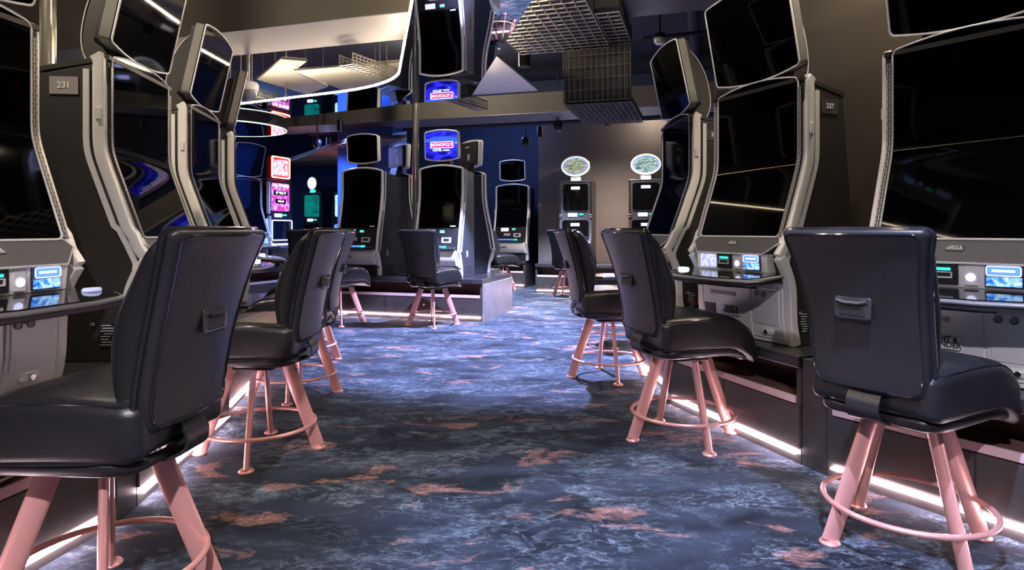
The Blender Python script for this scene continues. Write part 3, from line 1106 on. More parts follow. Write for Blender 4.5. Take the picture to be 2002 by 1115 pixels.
def desk_machine():
    root = empty('gaming_machine', (0, 0, PZ))
    # body (side cheeks and back)
    prof = [(-0.02, 1.86), (0.27, 1.80), (0.33, 1.20), (0.33, PZ), (-0.10, PZ), (-0.12, 0.80), (-0.15, 0.90), (-0.165, 0.98), (-0.12, 1.07), (-0.055, 1.24), (-0.005, 1.42), (0.0, 1.60)]
    MB().prism(prof, 'X', -0.325, 0.325).build('body', 'cab_side', root, shift=SH, bevel=0.006)
    top = [(-0.025, 1.865), (0.27, 1.805), (0.28, 1.825), (-0.025, 1.885)]
    MB().prism(top, 'X', -0.327, 0.327).build('top_cap', 'cab_side', root, shift=SH)
    # screen
    mb, out = curved_panel(FRONT, 0.292, 0.025, arch_top=0.035, thick=0.02)
    mb.build('screen', 'screen', root, shift=(0, -0.022, -PZ))
    MB().tube(out, 0.0045, 6, closed=True).build('bezel', 'bezel', root, shift=(0, -0.022, -PZ))
    # silver rails
    rail = [(0.205, 0.965), (0.165, 1.02), (0.145, 1.075), ] + [(fcurve(1.10 + 0.76 * i / 22), 1.10 + 0.76 * i / 22) for i in range(23)] + [(-0.015, 1.885)]
    sec = [(x, y) for (x, y) in rrect(0.019, 0.026, 0.008, 3)]
    for s in (-1, 1):
        r_ = MB().sweep([(p - 0.014, z) for p, z in rail], s * 0.324, sec).build('rail', 'silver', root, shift=SH)
        back = [(0.085, PZ + 0.01), (0.105, 0.66), (0.112, 0.80), (0.135, 0.88), (0.140, 0.95), (0.105, 1.03), (0.070, 1.10)] + [(fcurve(1.12 + 0.70 * i / 18) - 0.070, 1.12 + 0.70 * i / 18) for i in range(19)]
        MB().sweep(back, s * 0.330, [(-0.004, -0.012), (0.004, -0.012), (0.004, 0.012), (-0.004, 0.012)]).build('side_trim', 'silver', root, shift=SH)
        MB().box((s * 0.346, 0.012, 1.62), (0.008, 0.022, 0.05)).build('hinge', 'silver_light', root, shift=SH)
        ps = [(p + 0.004, z) for p, z in FRONT if z < 1.84]
        MB().sweep(ps, s * 0.304, [(-0.010, -0.004), (0.010, -0.004), (0.010, 0.012), (-0.010, 0.012)]).build('perforated_strip', 'perforated', root, shift=(0, -0.012, -PZ))
        # silver lower cheek (knee) from console down to the plinth
        low = smooth_path([(0.10, PZ + 0.005), (0.122, 0.62), (0.128, 0.74), (0.135, 0.82), (0.165, 0.90), (0.205, 0.965)], 4)
        MB().sweep([(p - 0.02, z) for p, z in low], s * 0.322, [(-0.022, -0.022), (0.022, -0.022), (0.022, 0.022), (-0.022, 0.022)]).build('cheek', 'silver', root, shift=SH, bevel=0.004)
    # speaker grille: wide trapezoid below the screen
    a = [(-0.30, 1.062), (-0.27, 1.072), (0.27, 1.072), (0.30, 1.062), (0.318, 1.035), (0.245, 0.975), (-0.245, 0.975), (-0.318, 1.035)]

    def tilt(x, z):
        t = (1.072 - z) / 0.10
        return (x, -(0.150 + 0.075 * t), z)
    mb = MB()
    f = [mb.bm.verts.new(tilt(x, z)) for x, z in a]
    g = [mb.bm.verts.new(Vector(tilt(x, z)) + Vector((0, 0.05, 0.0))) for x, z in a]
    mb.face(f)
    mb.face(g[::-1])
    for i in range(len(a)):
        mb.face([f[i], f[(i + 1) % len(a)], g[(i + 1) % len(a)], g[i]])
    gr = mb.build('speaker_grille', 'grille', root, shift=SH)
    MB().tube([Vector(tilt(x, z)) for x, z in a], 0.004, 6, closed=True).build('grille_edge', 'silver_light', gr, shift=SH)
    ang = math.atan2(0.075, 0.10)
    bl = Vector(tilt(0, 1.030))
    bd = MB().box((0, 0, 0), (0.062, 0.003, 0.026), 0, -ang).build('badge', 'plate_dark', gr, loc=(0, bl.y - 0.002, bl.z - PZ))
    text('lettering', 'LIGHT &\nWONDER', 0.013, 'white_paint', bd, (0, -0.0022, 0.002), (PI / 2 - ang, 0, 0), bold=0.0003)
    # console: recessed lit panel
    con = [(-0.245, 0.974), (0.245, 0.974), (0.245, 0.885), (-0.245, 0.885)]
    MB().prism([(-0.21, 0.976), (-0.20, 0.880), (-0.05, 0.880), (-0.05, 0.976)], 'X', -0.262, 0.262).build('console', 'silver', root, shift=SH, bevel=0.004)
    cons = [c_ for c_ in kids(root) if c_.name.startswith('console')][0]

    def cbox(name, m, x, z, w, h, t=0.006, par=None, y=-0.209):
        return MB().box((x, y + (z - 0.93) * -0.10, z), (w, t, h)).build(name, m, par or cons, shift=SH, bevel=0.001)
    cbox('display', 'pic_white', -0.165, 0.930, 0.120, 0.070)
    tk = cbox('ticket_slot', 'console_black', -0.035, 0.930, 0.112, 0.078)
    MB().box((-0.035, -0.216, 0.950), (0.062, 0.004, 0.010)).build('slot_light', 'green_light', tk, shift=SH)
    mb = MB()
    mb.box((-0.035, -0.215, 0.918), (0.074, 0.006, 0.006)).box((-0.035, -0.216, 0.938), (0.074, 0.006, 0.004)).box((-0.070, -0.216, 0.928), (0.005, 0.006, 0.024)).box((0.000, -0.216, 0.928), (0.005, 0.006, 0.024))
    mb.build('slot_frame', 'silver_light', tk, shift=SH)
    cbox('button_plate', 'silver_light', 0.062, 0.930, 0.046, 0.076)
    rb_ = MB()
    rb_.lathe([(0.0, 0.003), (0.015, 0.003), (0.016, 0.0)], (0.062, -0.214, 0.922), 20, 'Y')
    rb_.build('service_button', 'display_white', cons, shift=SH)
    bill = cbox('bill_acceptor', 'console_black', 0.165, 0.930, 0.118, 0.080)
    MB().box((0.165, -0.2145, 0.911), (0.108, 0.004, 0.034)).build('picture', 'pic_lightblue', bill, shift=SH)
    MB().box((0.165, -0.2160, 0.950), (0.100, 0.004, 0.030)).build('bill_slot', 'display_blue', bill, shift=SH)
    MB().tube([(0.165 + x, -0.219, 0.950 + z) for x, z in rrect(0.052, 0.017, 0.006)], 0.0022, 5, closed=True).build('slot_frame', 'display_white', bill, shift=SH)
    MB().box((0.165, -0.2185, 0.951), (0.070, 0.002, 0.008)).build('slot_label', 'text_white', bill, shift=SH)
    # button desk
    desk = [(-0.35, 0.19), (-0.35, 0.33), (-0.31, 0.395), (-0.15, 0.425), (0.15, 0.425), (0.31, 0.395), (0.35, 0.33), (0.35, 0.19)]

    def dk(z0, z1, grow):
        mb = MB()
        lo, hi_ = [], []
        for x, p in desk:
            sx = x * (1 + grow)
            pp = p + (grow * 0.35 if p > 0.2 else 0)
            slope = -(p - 0.19) * 0.10
            hi_.append(mb.bm.verts.new((sx, -pp, z1 + slope)))
            lo.append(mb.bm.verts.new((sx, -pp, z0 + slope)))
        mb.face(hi_)
        mb.face(lo[::-1])
        for i in range(len(desk)):
            mb.face([hi_[i], hi_[(i + 1) % 8], lo[(i + 1) % 8], lo[i]])
        return mb
    db = dk(0.842, 0.876, 0.0).build('button_desk', 'console_black', root, shift=SH, bevel=0.004)
    dk(0.876, 0.882, -0.03).build('desk_glass', 'desk_top', db, shift=SH)
    rim = [(x * 1.0, -p, 0.869 - (p - 0.19) * 0.10) for x, p in desk]
    MB().tube(rim, 0.0085, 8).build('desk_rim', 'silver_dark', db, shift=SH)
    MB().prism([(-0.12, 0.842), (-0.36, 0.825), (-0.34, 0.805), (-0.12, 0.785)], 'X', -0.20, 0.12).build('desk_bracket', 'black', db, shift=SH)
    MB().lathe([(0.0, 0.012), (0.009, 0.012), (0.013, 0.0)], (-0.06, -0.355, 0.815), 14, 'Y').build('lock', 'chrome', db, shift=SH)
    # play button, kept with its own origin so that it can sit left or right
    pb = MB()
    pb.lathe([(0.040, 0.0), (0.040, 0.006), (0.034, 0.012), (0.0, 0.014)], seg=28)
    for v in pb.bm.verts:
        v.co.y *= 0.62
    pb.build('play_button', 'button_white', db, loc=(-0.285, -0.285, 0.873 - PZ))
    # lower cabinet front
    lf = [(-0.06, PZ + 0.005), (-0.105, PZ + 0.005), (-0.125, 0.66), (-0.128, 0.84), (-0.06, 0.84)]
    lc = MB().prism(lf, 'X', -0.30, 0.30).build('lower_front', 'silver', root, shift=SH)

    def face_y(z):
        return -0.105 - 0.020 * min(1, (z - PZ) / 0.15) - 0.003 * max(0, (z - 0.66) / 0.18)

    def fpanel(x0, x1, z0, z1, name, m, th, par):
        mb = MB()
        zs = [z0, min(max(0.66, z0), z1), z1]
        pts = [(face_y(z) - th, z) for z in zs] + [(face_y(z) + 0.001, z) for z in zs[::-1]]
        mb.prism(pts, 'X', x0, x1)
        return mb.build(name, m, par, shift=SH, bevel=0.002)
    main = fpanel(-0.295, 0.075, 0.53, 0.80, 'main_door', 'silver', 0.006, lc)
    MB().box((-0.13, face_y(0.745) - 0.0065, 0.745), (0.19, 0.003, 0.020)).build('coin_slot', 'silver_dark', main, shift=SH)
    fpanel(-0.285, -0.19, 0.575, 0.68, 'speaker_panel', 'grille', 0.0085, main)
    bp = MB()
    bp.rbox((0.060, 0.008, 0.028), (0.010, 0.006, 0.006), (2, 1, 1), 2)
    bd2 = bp.build('badge', 'silver_light', main, loc=(-0.055, face_y(0.655) - 0.010, 0.655 - PZ))
    text('lettering', 'LIGHT &\nWONDER', 0.028, 'text_black', bd2, (0, -0.0086, 0.002), bold=0.0008)
    sm = fpanel(0.085, 0.292, 0.535, 0.80, 'side_door', 'silver', 0.006, lc)
    fpanel(0.100, 0.272, 0.605, 0.785, 'door_panel', 'silver', 0.010, sm)
    lockp = MB()
    lockp.rbox((0.044, 0.005, 0.018), (0.017, 0.004, 0.016), (2, 1, 1), 3)
    lk = lockp.build('lock_plate', 'silver_light', sm, loc=(0.185, face_y(0.57) - 0.008, 0.57 - PZ))
    MB().lathe([(0.0, 0.014), (0.010, 0.014), (0.013, 0.004), (0.013, 0.0)], (0.0, -0.004, 0), 16, 'Y').build('keyhole', 'chrome', lk)
    for dx in (0.125, 0.175):
        MB().lathe([(0.0, 0.004), (0.010, 0.004), (0.014, 0.007), (0.015, 0.0)], (dx, face_y(0.77) - 0.010, 0.765), 18, 'Y').build('socket', 'silver_dark', sm, shift=SH)
    # rating labels on the side cheek
    for s, nm in ((1, 'rating_label'), (-1, 'rating_label')):
        pl = MB().box((s * 0.3262, -0.015, 0.63), (0.0015, 0.075, 0.11)).build(nm, 'text_black', root, shift=SH)
        mb = MB()
        for k in range(8):
            mb.box((s * 0.3272, -0.015 + random.uniform(-0.008, 0.008), 0.585 + k * 0.0125), (0.0008, random.uniform(0.03, 0.06), 0.003))
        mb.build('print', 'white_paint', pl, shift=SH)
        text('lettering', 'CE', 0.016, 'white_paint', pl, (s * 0.3275, -0.045 * s - 0.0, 0.678 - PZ), (PI / 2, 0, s * PI / 2))
    # topper monitor leaning towards the player
    la = R(12)
    tp0 = (0.018, 1.955)
    tp1 = (tp0[0] + 0.45 * math.sin(la), tp0[1] + 0.45 * math.cos(la))
    pth = [(tp0[0] + (tp1[0] - tp0[0]) * i / 6, tp0[1] + (tp1[1] - tp0[1]) * i / 6) for i in range(7)]
    mb, out = curved_panel([(p - 0.006, z) for p, z in pth], 0.305, 0.018, 0.03, 0.035, thick=0.048, ny=6)
    tpp = mb.build('topper', 'housing', root, shift=SH)
    mb, out = curved_panel(pth, 0.302, 0.018, 0.03, 0.035, thick=0.01, ny=6)
    sc = mb.build('topper_screen', 'screen', tpp, shift=(0, -0.004, -PZ))
    MB().tube(out, 0.005, 6, closed=True).build('bezel', 'bezel', tpp, shift=(0, -0.004, -PZ))
    mb, _ = curved_panel([(p - 0.055, z) for p, z in pth], 0.280, 0.018, 0.02, 0.02, thick=0.03, ny=6)
    mb.build('topper_back', 'cab_side', tpp, shift=SH)
    # curved neck fin behind the topper
    neck = smooth_path([(0.02, 1.84), (0.12, 1.86), (0.165, 1.98), (0.14, 2.15), (0.08, 2.28), (0.01, 2.36)], 5)
    nk = [(-(-y), z) for y, z in neck] + [(-0.02, 2.34), (0.03, 2.0), (0.01, 1.9)]
    ne = MB().prism(nk, 'X', -0.19, 0.19).build('topper_neck', 'cab_side', root, shift=SH)
    for s in (-1, 1):
        MB().tube([(s * 0.191, y, z) for y, z in neck], 0.003, 6).build('neck_trim', 'silver', ne, shift=SH)
    return root


def place(o, x, y, ang):
    """ang = direction the front faces, degrees"""
    o.location.x, o.location.y = x, y
    o.rotation_euler = (0, 0, R(ang + 90))


def number_plate(root, num, side, grey=False, yo=0.165):
    p = MB().box((side * 0.3268, yo, 1.745), (0.002, 0.120, 0.078)).build('number_plate', 'plate_grey' if grey else 'plate_dark', root, shift=SH)
    text('lettering', num, 0.038, 'white_paint', p, (side * 0.3285, yo, 1.745 - PZ), (PI / 2, 0, side * PI / 2), bold=0.0008)


def button_side(root, side, m=None):
    for ch in kids(root):
        if ch.name.startswith('button_desk'):
            for g in kids(ch):
                if g.name.startswith('play_button'):
                    g.location.x = side * abs(g.location.x)
                    if m:
                        g.data = g.data.copy()
                        g.data.materials[0] = M[m]


proto = desk_machine()
GRP = 'curved screen machines of the two banks'
specs = [
    # label, x, y, facing angle, number, plate side, button side, button material
    ('large curved screen gaming machine at the right edge, nearest on the right bank', 1.860, 2.560, 180 + 36, None, 0, -1, None),
    ('curved screen gaming machine numbered 237 on the right bank', 1.372, 3.535, 180 + 24, '237', 1, -1, None),
    ('curved screen gaming machine numbered 236 on the right bank', 1.205, 4.60, 180 + 4, '236', 1, -1, None),
    ('curved screen gaming machine at the far end of the right bank, mostly hidden', 1.50, 5.85, 180 - 12, None, 0, -1, None),
    ('large curved screen gaming machine at the left edge, nearest on the left bank', -1.887, 2.120, -8, None, 0, 1, 'button_dim'),
    ('curved screen gaming machine numbered 231 on the left bank', -1.865, 3.165, 6, '231', -1, 1, None),
    ('curved screen gaming machine beyond the one numbered 231', -2.085, 4.27, 9, None, 0, 1, None),
    ('curved screen gaming machine, fourth on the left bank, mostly hidden', -2.40, 5.40, 27, None, 0, 1, None),
    ('machine with an outlined navy topper left of the red sign', -4.08, 9.72, -20, None, 0, 1, None),
    ('back of a machine standing behind the one numbered 231', -2.95, 3.55, 176, None, 0, 1, None),
]
for i, (lab, x, y, a, num, sd, bs, bm_) in enumerate(specs):
    o = proto if i == 0 else copy_tree(proto)
    place(o, x, y, a)
    tag(o, lab, 'gaming machine', GRP)
    button_side(o, bs, bm_)
    specs[i] = (*specs[i], o)
for s_ in specs:
    if s_[4]:
        number_plate(s_[-1], s_[4], s_[5], s_[4] == '231', 0.145 if s_[4] == '236' else 0.165)
# coloured sticker on the side of machine 236
o236 = specs[2][-1]
st = MB().box((0.3262, -0.062 + 0.10, 0.66), (0.0015, 0.07, 0.035)).build('sticker', 'teal', o236, shift=SH)
MB().box((0.3262, 0.038, 0.62), (0.0015, 0.07, 0.045)).build('sticker', 'red', o236, shift=SH)['label'] = 'red sticker'
# lower supports where the back-row machines need a plinth
plinth('dark plinth behind the machine numbered 231', Vector((-3.25, 4.1)), Vector((-3.25, 3.0)), 0.0 + 0.45)


# ------------------------------------------------------------------ arched machines on the island
AF = [(0.0 + fcurve(1.13 + 0.74 * i / 40, 0.24, 1.50, 0.07), 1.13 + 0.74 * i / 40) for i in range(41)]


def arched_machine(split=False, topper_pic='screen', body='cab_side_blue'):
    root = empty('gaming_machine', (0, 0, PZ))
    prof = [(-0.01, 1.86), (0.34, 1.84), (0.36, 1.2), (0.36, PZ), (-0.02, PZ), (-0.10, 0.62), (-0.10, 0.80), (-0.15, 0.86), (-0.10, 1.10), (-0.03, 1.36), (0.0, 1.55)]
    MB().prism(prof, 'X', -0.305, 0.305).build('body', body, root, shift=SH, bevel=0.006)
    mb, out = curved_panel(AF, 0.268, 0.03, 0.045, 0.0, 0.02)
    mb.build('screen', 'screen', root, shift=(0, -0.02, -PZ))
    if split:
        MB().box((0, -0.040, 1.46), (0.53, 0.012, 0.014)).build('screen_divider', 'screen_navy', root, shift=SH)
    else:
        MB().box((0.205, -0.1305, 1.148), (0.07, 0.004, 0.012), 0, R(-18)).build('screen_label', 'bezel', root, shift=SH)
    # frame: silver arch
    fr = []
    rail = smooth_path([(0.155, 0.83), (0.135, 0.93), (0.112, 1.06)], 4) + [(0.005 + fcurve(1.10 + 0.765 * i / 20, 0.24, 1.50, 0.07), 1.10 + 0.765 * i / 20) for i in range(21)]
    for s in (-1, 1):
        MB().sweep(rail, s * 0.291, rrect(0.014, 0.024, 0.007, 3)).build('rail', 'bezel_warm', root, shift=SH)
        MB().sweep([(p - 0.05, z) for p, z in rail], s * 0.309, [(-0.003, -0.01), (0.003, -0.01), (0.003, 0.01), (-0.003, 0.01)]).build('side_trim', 'silver', root, shift=SH)
        low = smooth_path([(0.07, PZ + 0.005), (0.075, 0.62), (0.11, 0.74), (0.155, 0.83)], 4)
        MB().sweep(low, s * 0.285, rrect(0.026, 0.022, 0.010, 3)).build('cheek', 'silver', root, shift=SH)
        MB().box((s * 0.318, -0.03, 1.40), (0.010, 0.02, 0.09)).build('hinge', 'silver', root, shift=SH)
    arch = [(-0.293 + 0.586 * i / 20, -0.015, 1.868 + 0.045 * (1 - ((i - 10) / 10) ** 2)) for i in range(21)]
    MB().tube(arch, 0.013, 8).build('top_arch', 'bezel_warm', root, shift=SH)
    # console
    cn = MB().prism([(-0.118, 1.125), (-0.165, 0.865), (-0.06, 0.865), (-0.06, 1.125)], 'X', -0.272, 0.272).build('console', 'console_black', root, shift=SH)

    def cb(name, m, x, z, w, h, par=cn, t=0.006, off=0.0):
        y = -0.118 - (1.125 - z) / 0.26 * 0.047 - off
        return MB().box((x, y, z), (w, t, h), 0, R(-10)).build(name, m, par, shift=SH)
    cb('display', 'display_white', -0.10, 1.075, 0.135, 0.062)
    g = cb('ticket_slot', 'silver_light', 0.06, 1.080, 0.062, 0.034)
    cb('slot_light', 'green_light', 0.06, 1.088, 0.050, 0.014, g, 0.006, 0.004)
    cb('card_reader', 'shelf_lip', -0.055, 0.985, 0.115, 0.044)
    bl = cb('bill_acceptor', 'silver_light', 0.125, 0.975, 0.125, 0.066)
    cb('bill_slot', 'console_black', 0.125, 0.978, 0.075, 0.032, bl, 0.006, 0.004)
    kb = MB().prism([(-0.14, 0.905), (-0.235, 0.872), (-0.235, 0.855), (-0.14, 0.855)], 'X', -0.262, 0.262).build('button_ledge', 'console_black', root, shift=SH, bevel=0.003)
    for i in range(6):
        MB().box((-0.20 + i * 0.062, -0.192, 0.894), (0.048, 0.034, 0.008), 0, R(-19) * -1).build('button', 'display_blue' if i < 5 else 'green_light', kb, shift=SH)
    # belly
    bel = smooth_path([(0.19, 0.850), (0.200, 0.80), (0.185, 0.72), (0.15, 0.655)], 4)
    mb = MB()
    pr = [(-p, z) for p, z in bel] + [(-0.05, 0.655), (-0.05, 0.850)]
    mb.prism(pr, 'X', -0.258, 0.258)
    be = mb.build('belly', 'silver', root, shift=SH)
    bd = MB().box((-0.10, -0.200, 0.765), (0.12, 0.006, 0.036), 0, R(6)).build('badge', 'silver_dark', be, shift=SH)
    text('lettering', 'Aristocrat', 0.030, 'white_paint', bd, (-0.10, -0.2045, 0.775 - PZ), bold=0.0006)
    MB().prism([(-0.05, PZ + 0.005), (-0.05, 0.655), (-0.12, 0.655), (-0.10, PZ + 0.005)], 'X', -0.255, 0.255).build('lower_front', 'black', root, shift=SH)
    # side label, vents
    MB().box((0.306, 0.10, 0.80), (0.002, 0.06, 0.08)).build('rating_label', 'plate_grey', root, shift=SH)
    for s in (-1, 1):
        mb = MB()
        for r_ in range(10):
            for c__ in range(2):
                mb.box((s * 0.3055, 0.18 + 0.05 * c__, 1.10 + 0.022 * r_), (0.003, 0.032, 0.006), 0, R(20))
        for r_ in range(5):
            for c__ in range(5):
                mb.box((s * 0.3055, 0.10 + 0.045 * c__, 0.56 + 0.02 * r_), (0.003, 0.03, 0.006), 0, R(20))
        mb.build('vents', 'black', root, shift=SH)
    # topper
    la = R(3)
    t0 = (0.0, 2.00)
    t1 = (0.33 * math.sin(la), 2.00 + 0.33 * math.cos(la))
    pth = [(t0[0] + (t1[0] - t0[0]) * i / 6, t0[1] + (t1[1] - t0[1]) * i / 6) for i in range(7)]
    mb, _ = curved_panel([(p - 0.004, z) for p, z in pth], 0.232, 0.02, 0.028, 0.028, 0.05, ny=6)
    tp = mb.build('topper', 'silver', root, shift=SH)
    mb, out = curved_panel(pth, 0.225, 0.02, 0.028, 0.028, 0.01, ny=6)
    mb.build('topper_screen', topper_pic, tp, shift=(0, -0.004, -PZ))
    MB().tube(out, 0.010, 8, closed=True).build('bezel', 'bezel_warm', tp, shift=(0, -0.004, -PZ))
    nb = MB()
    nb.prism([(0.02, 1.86), (0.16, 1.86), (0.12, 2.0), (0.05, 2.05)], 'X', -0.10, 0.10)
    nb.build('topper_neck', 'black', root, shift=SH)
    bk = MB().box((0, 0.075, 2.17), (0.44, 0.05, 0.30)).build('topper_back', 'cab_side', tp, shift=SH, bevel=0.005)
    MB().box((-0.06, 0.102, 2.11), (0.06, 0.002, 0.09)).build('sticker', 'plate_grey', bk, shift=SH)
    MB().box((-0.03, 0.102, 2.25), (0.10, 0.002, 0.015)).build('sticker', 'shelf_lip', bk, shift=SH)
    return root


def on_island(q, s):
    p = K - kg * s + kv * q
    return p.x, p.y


am = arched_machine()
x, y = on_island(0.24, 0.63)
fa = -107
place(am, x, y, fa)
tag(am, 'arched silver framed machine with a lit blue topper screen, right of the pole', 'gaming machine', 'arched machines')
am2 = copy_tree(am)
x2, y2 = on_island(0.24, 1.75)
place(am2, x2, y2, fa)
tag(am2, 'arched silver framed machine with a dark topper screen, left of the pole', 'gaming machine', 'arched machines')
am3 = copy_tree(am)
place(am3, -0.56, 8.92, 38)
tag(am3, 'machine seen from the side behind the lit blue topper, facing right', 'gaming machine', 'arched machines')
am4 = copy_tree(am)
place(am4, -1.62, 9.30, 38)
tag(am4, 'machine seen from the side behind the dark topper, facing right', 'gaming machine', 'arched machines')
am5 = arched_machine(split=True)
c = N0 + kg * 0.92 + kv * 0.28
place(am5, c.x, c.y, -107)
am5.scale = (1.13, 1.13, 1.06)
tag(am5, 'tall dark machine with two stacked curved screens at the end of the aisle', 'gaming machine', 'arched machines')

# the lit topper picture
for ch in kids(am):
    if ch.name.startswith('topper') and not ch.name.startswith('topper_neck'):
        tpp = ch
for g in kids(tpp):
    if g.name.startswith('topper_screen'):
        g.data = g.data.copy()
        g.data.materials[0] = M['pic_blue']
        g['label'] = 'lit blue topper screen'
        scr = g
lp = MB().box((0, 0, 0), (0.30, 0.004, 0.075)).build('title_plate', 'magenta', tpp, loc=(0.01, -0.020, 2.17 - PZ))
MB().tube([(x_, -0.003, z_) for x_, z_ in rrect(0.152, 0.038, 0.003, 1)], 0.004, 5, closed=True).build('title_frame', 'text_white', lp)
text('lettering', 'MONOPOLY', 0.051, 'text_white', lp, (0, -0.004, 0.0), bold=0.0003)
text('lettering', 'HOTEL room', 0.040, 'text_white', tpp, (0.0, -0.020, 2.105 - PZ), bold=0.0006)
mb = MB()
for i in range(17):
    x_ = -0.20 + 0.025 * i
    h_ = 0.05 + 0.03 * math.cos(x_ * 9) + random.uniform(-0.008, 0.008)
    mb.box((x_, 0, h_ / 2), (0.020, 0.003, h_))
sk = mb.build('skyline', 'blue_glow', tpp, loc=(0.0, -0.017, 2.21 - PZ))


# ------------------------------------------------------------------ uprights against the walls
def upright(kind, pics, label):
    root = empty('gaming_machine', (0, 0, PZ))
    tag(root, label, 'gaming machine')
    w = 0.29
    prof = [(0.0, 1.97), (0.40, 1.97), (0.40, PZ), (0.0, PZ), (-0.06, 0.62), (-0.06, 0.88), (-0.03, 0.93), (-0.01, 1.30), (0.0, 1.40)]
    MB().prism(prof, 'X', -w, w).build('body', 'console_black', root, shift=SH, bevel=0.01)
    # upper screen
    p1 = [(0.012, 1.43 + 0.48 * i / 4) for i in range(5)]
    mb, out = curved_panel(p1, 0.225, 0.05, 0.0, 0.0, 0.012, ny=5)
    mb.build('upper_screen', pics[0], root, shift=SH)
    MB().tube(out, 0.006, 6, closed=True).build('screen_frame', 'steel_black', root, shift=SH)
    p2 = [(0.045 - 0.02 * i / 4, 0.95 + 0.33 * i / 4) for i in range(5)]
    mb, out = curved_panel(p2, 0.235, 0.05, 0.0, 0.0, 0.012, ny=5)
    mb.build('lower_screen', pics[1], root, shift=SH)
    MB().tube(out, 0.006, 6, closed=True).build('screen_frame', 'steel_black', root, shift=SH)
    if kind == 'oval':
        for s in (-1, 1):
            MB().tube([(s * 0.272, -0.012, z) for z in (1.34, 1.5, 1.7, 1.9, 1.955)], 0.013, 8).build('chrome_rail', 'chrome', root, shift=SH)
            MB().rbox((0.028, 0.02, 0.028), (0.012, 0.012, 0.012), (1, 1, 1), 2).build('rail_end', 'chrome', root, loc=(s * 0.272, -0.018, 1.345 - PZ))
        MB().tube([(-0.272, -0.012, 1.955), (0.272, -0.012, 1.955)], 0.010, 8).build('chrome_rail', 'chrome', root, shift=SH)
        MB().box((-0.0, -0.016, 1.835), (0.155, 0.004, 0.050)).build('display', 'display_white', root, shift=SH)
        MB().box((-0.0, -0.047, 1.195), (0.155, 0.004, 0.050)).build('display', 'display_white', root, shift=SH)
    MB().box((-0.05, -0.012, 1.365), (0.16, 0.02, 0.062)).build('display', 'display_white', root, shift=SH)
    MB().box((0.10, -0.012, 1.372), (0.07, 0.024, 0.024)).build('slot_light', 'green_light', root, shift=SH)
    lg = MB().prism([(-0.055, 0.90), (-0.20, 0.86), (-0.20, 0.82), (-0.055, 0.80)], 'X', -0.27, 0.27).build('button_ledge', 'silver_dark', root, shift=SH, bevel=0.004)
    for i in range(6):
        MB().box((-0.2 + 0.075 * i, -0.135, 0.884), (0.05, 0.05, 0.008), 0, R(15)).build('button', 'button_white', lg, shift=SH)
    MB().box((0, -0.062, 0.72), (0.50, 0.012, 0.17)).build('lower_door', 'silver_dark', root, shift=SH, bevel=0.003)
    if kind == 'oval':
        tpz = 2.215
        mb = MB()
        mb.lathe([(0.0, 0.045), (0.25, 0.045), (0.262, 0.03), (0.262, -0.045), (0.0, -0.045)], (0, 0, 0), 40, 'Y')
        for v in mb.bm.verts:
            v.co.z *= 0.70
        t = mb.build('topper', 'chrome', root, loc=(0, 0.03, tpz - PZ))
        mb = MB()
        mb.lathe([(0.0, 0.004), (0.205, 0.004), (0.205, 0.0)], (0, -0.046, 0), 40, 'Y')
        for v in mb.bm.verts:
            v.co.z *= 0.68
        mb.build('picture', pics[2], t)
        mb = MB()
        mb.tube([(0.24 * math.cos(2 * PI * k / 40), -0.048, 0.165 * math.sin(2 * PI * k / 40)) for k in range(40)], 0.016, 6, closed=True)
        mb.build('halo', 'led_green_soft', t)
        mb = MB()
        for k in range(36):
            a_ = 2 * PI * k / 36
            mb.box((0.207 * math.cos(a_), -0.056, 0.142 * math.sin(a_)), (0.014, 0.008, 0.014))
        mb.build('bulbs', 'bulb_blue', t)
        MB().box((0, 0.03, 2.00), (0.17, 0.06, 0.07)).build('topper_neck', 'silver_light', root, shift=SH)
    elif kind == 'round':
        t = MB().lathe([(0.0, 0.05), (0.13, 0.05), (0.15, 0.03), (0.15, -0.10), (0.0, -0.10)], (0, 0.05, 2.16), 32, 'Y').build('topper', 'black', root, shift=SH)
        MB().lathe([(0.0, 0.004), (0.126, 0.004), (0.126, 0.0)], (0, -0.001, 2.16), 32, 'Y').build('picture', pics[2], t, shift=SH)
        MB().tube([(0.135 * math.cos(2 * PI * k / 32), -0.004, 2.16 + 0.135 * math.sin(2 * PI * k / 32)) for k in range(32)], 0.008, 6, closed=True).build('rim', 'bezel', t, shift=SH)
        MB().box((0, 0.03, 1.99), (0.12, 0.06, 0.06)).build('topper_neck', 'green_light', root, shift=SH)
    else:
        tz = 2.17
        t = MB().box((0, 0.03, tz), (0.44, 0.09, 0.37)).build('topper', 'red', root, shift=SH, bevel=0.01)
        MB().box((0, -0.018, tz), (0.34, 0.006, 0.27)).build('picture', pics[2], t, shift=SH)
        MB().tube([(x_, -0.024, tz + z_) for x_, z_ in rrect(0.208, 0.172, 0.02)], 0.011, 8, closed=True).build('neon_tube', 'neon_red', t, shift=SH)
        pass
        text('lettering', 'PAK OWING', 0.068, 'text_white', root, (0, -0.022, 1.865 - PZ), bold=0.002)
        for z_, s_ in ((1.74, '$7 903.77'), (1.60, '$906.49')):
            b_ = MB().box((0, -0.018, z_), (0.33 if z_ > 1.7 else 0.24, 0.006, 0.075)).build('meter', 'screen', root, shift=SH)
            text('lettering', s_, 0.062 if z_ > 1.7 else 0.045, 'text_white', b_, (0, -0.024, z_ - PZ), bold=0.001)
        MB().tube([(x_, -0.050, 1.115 + z_) for x_, z_ in rrect(0.235, 0.165, 0.02)], 0.010, 6, closed=True).build('screen_glow', 'display_white', root, shift=SH)
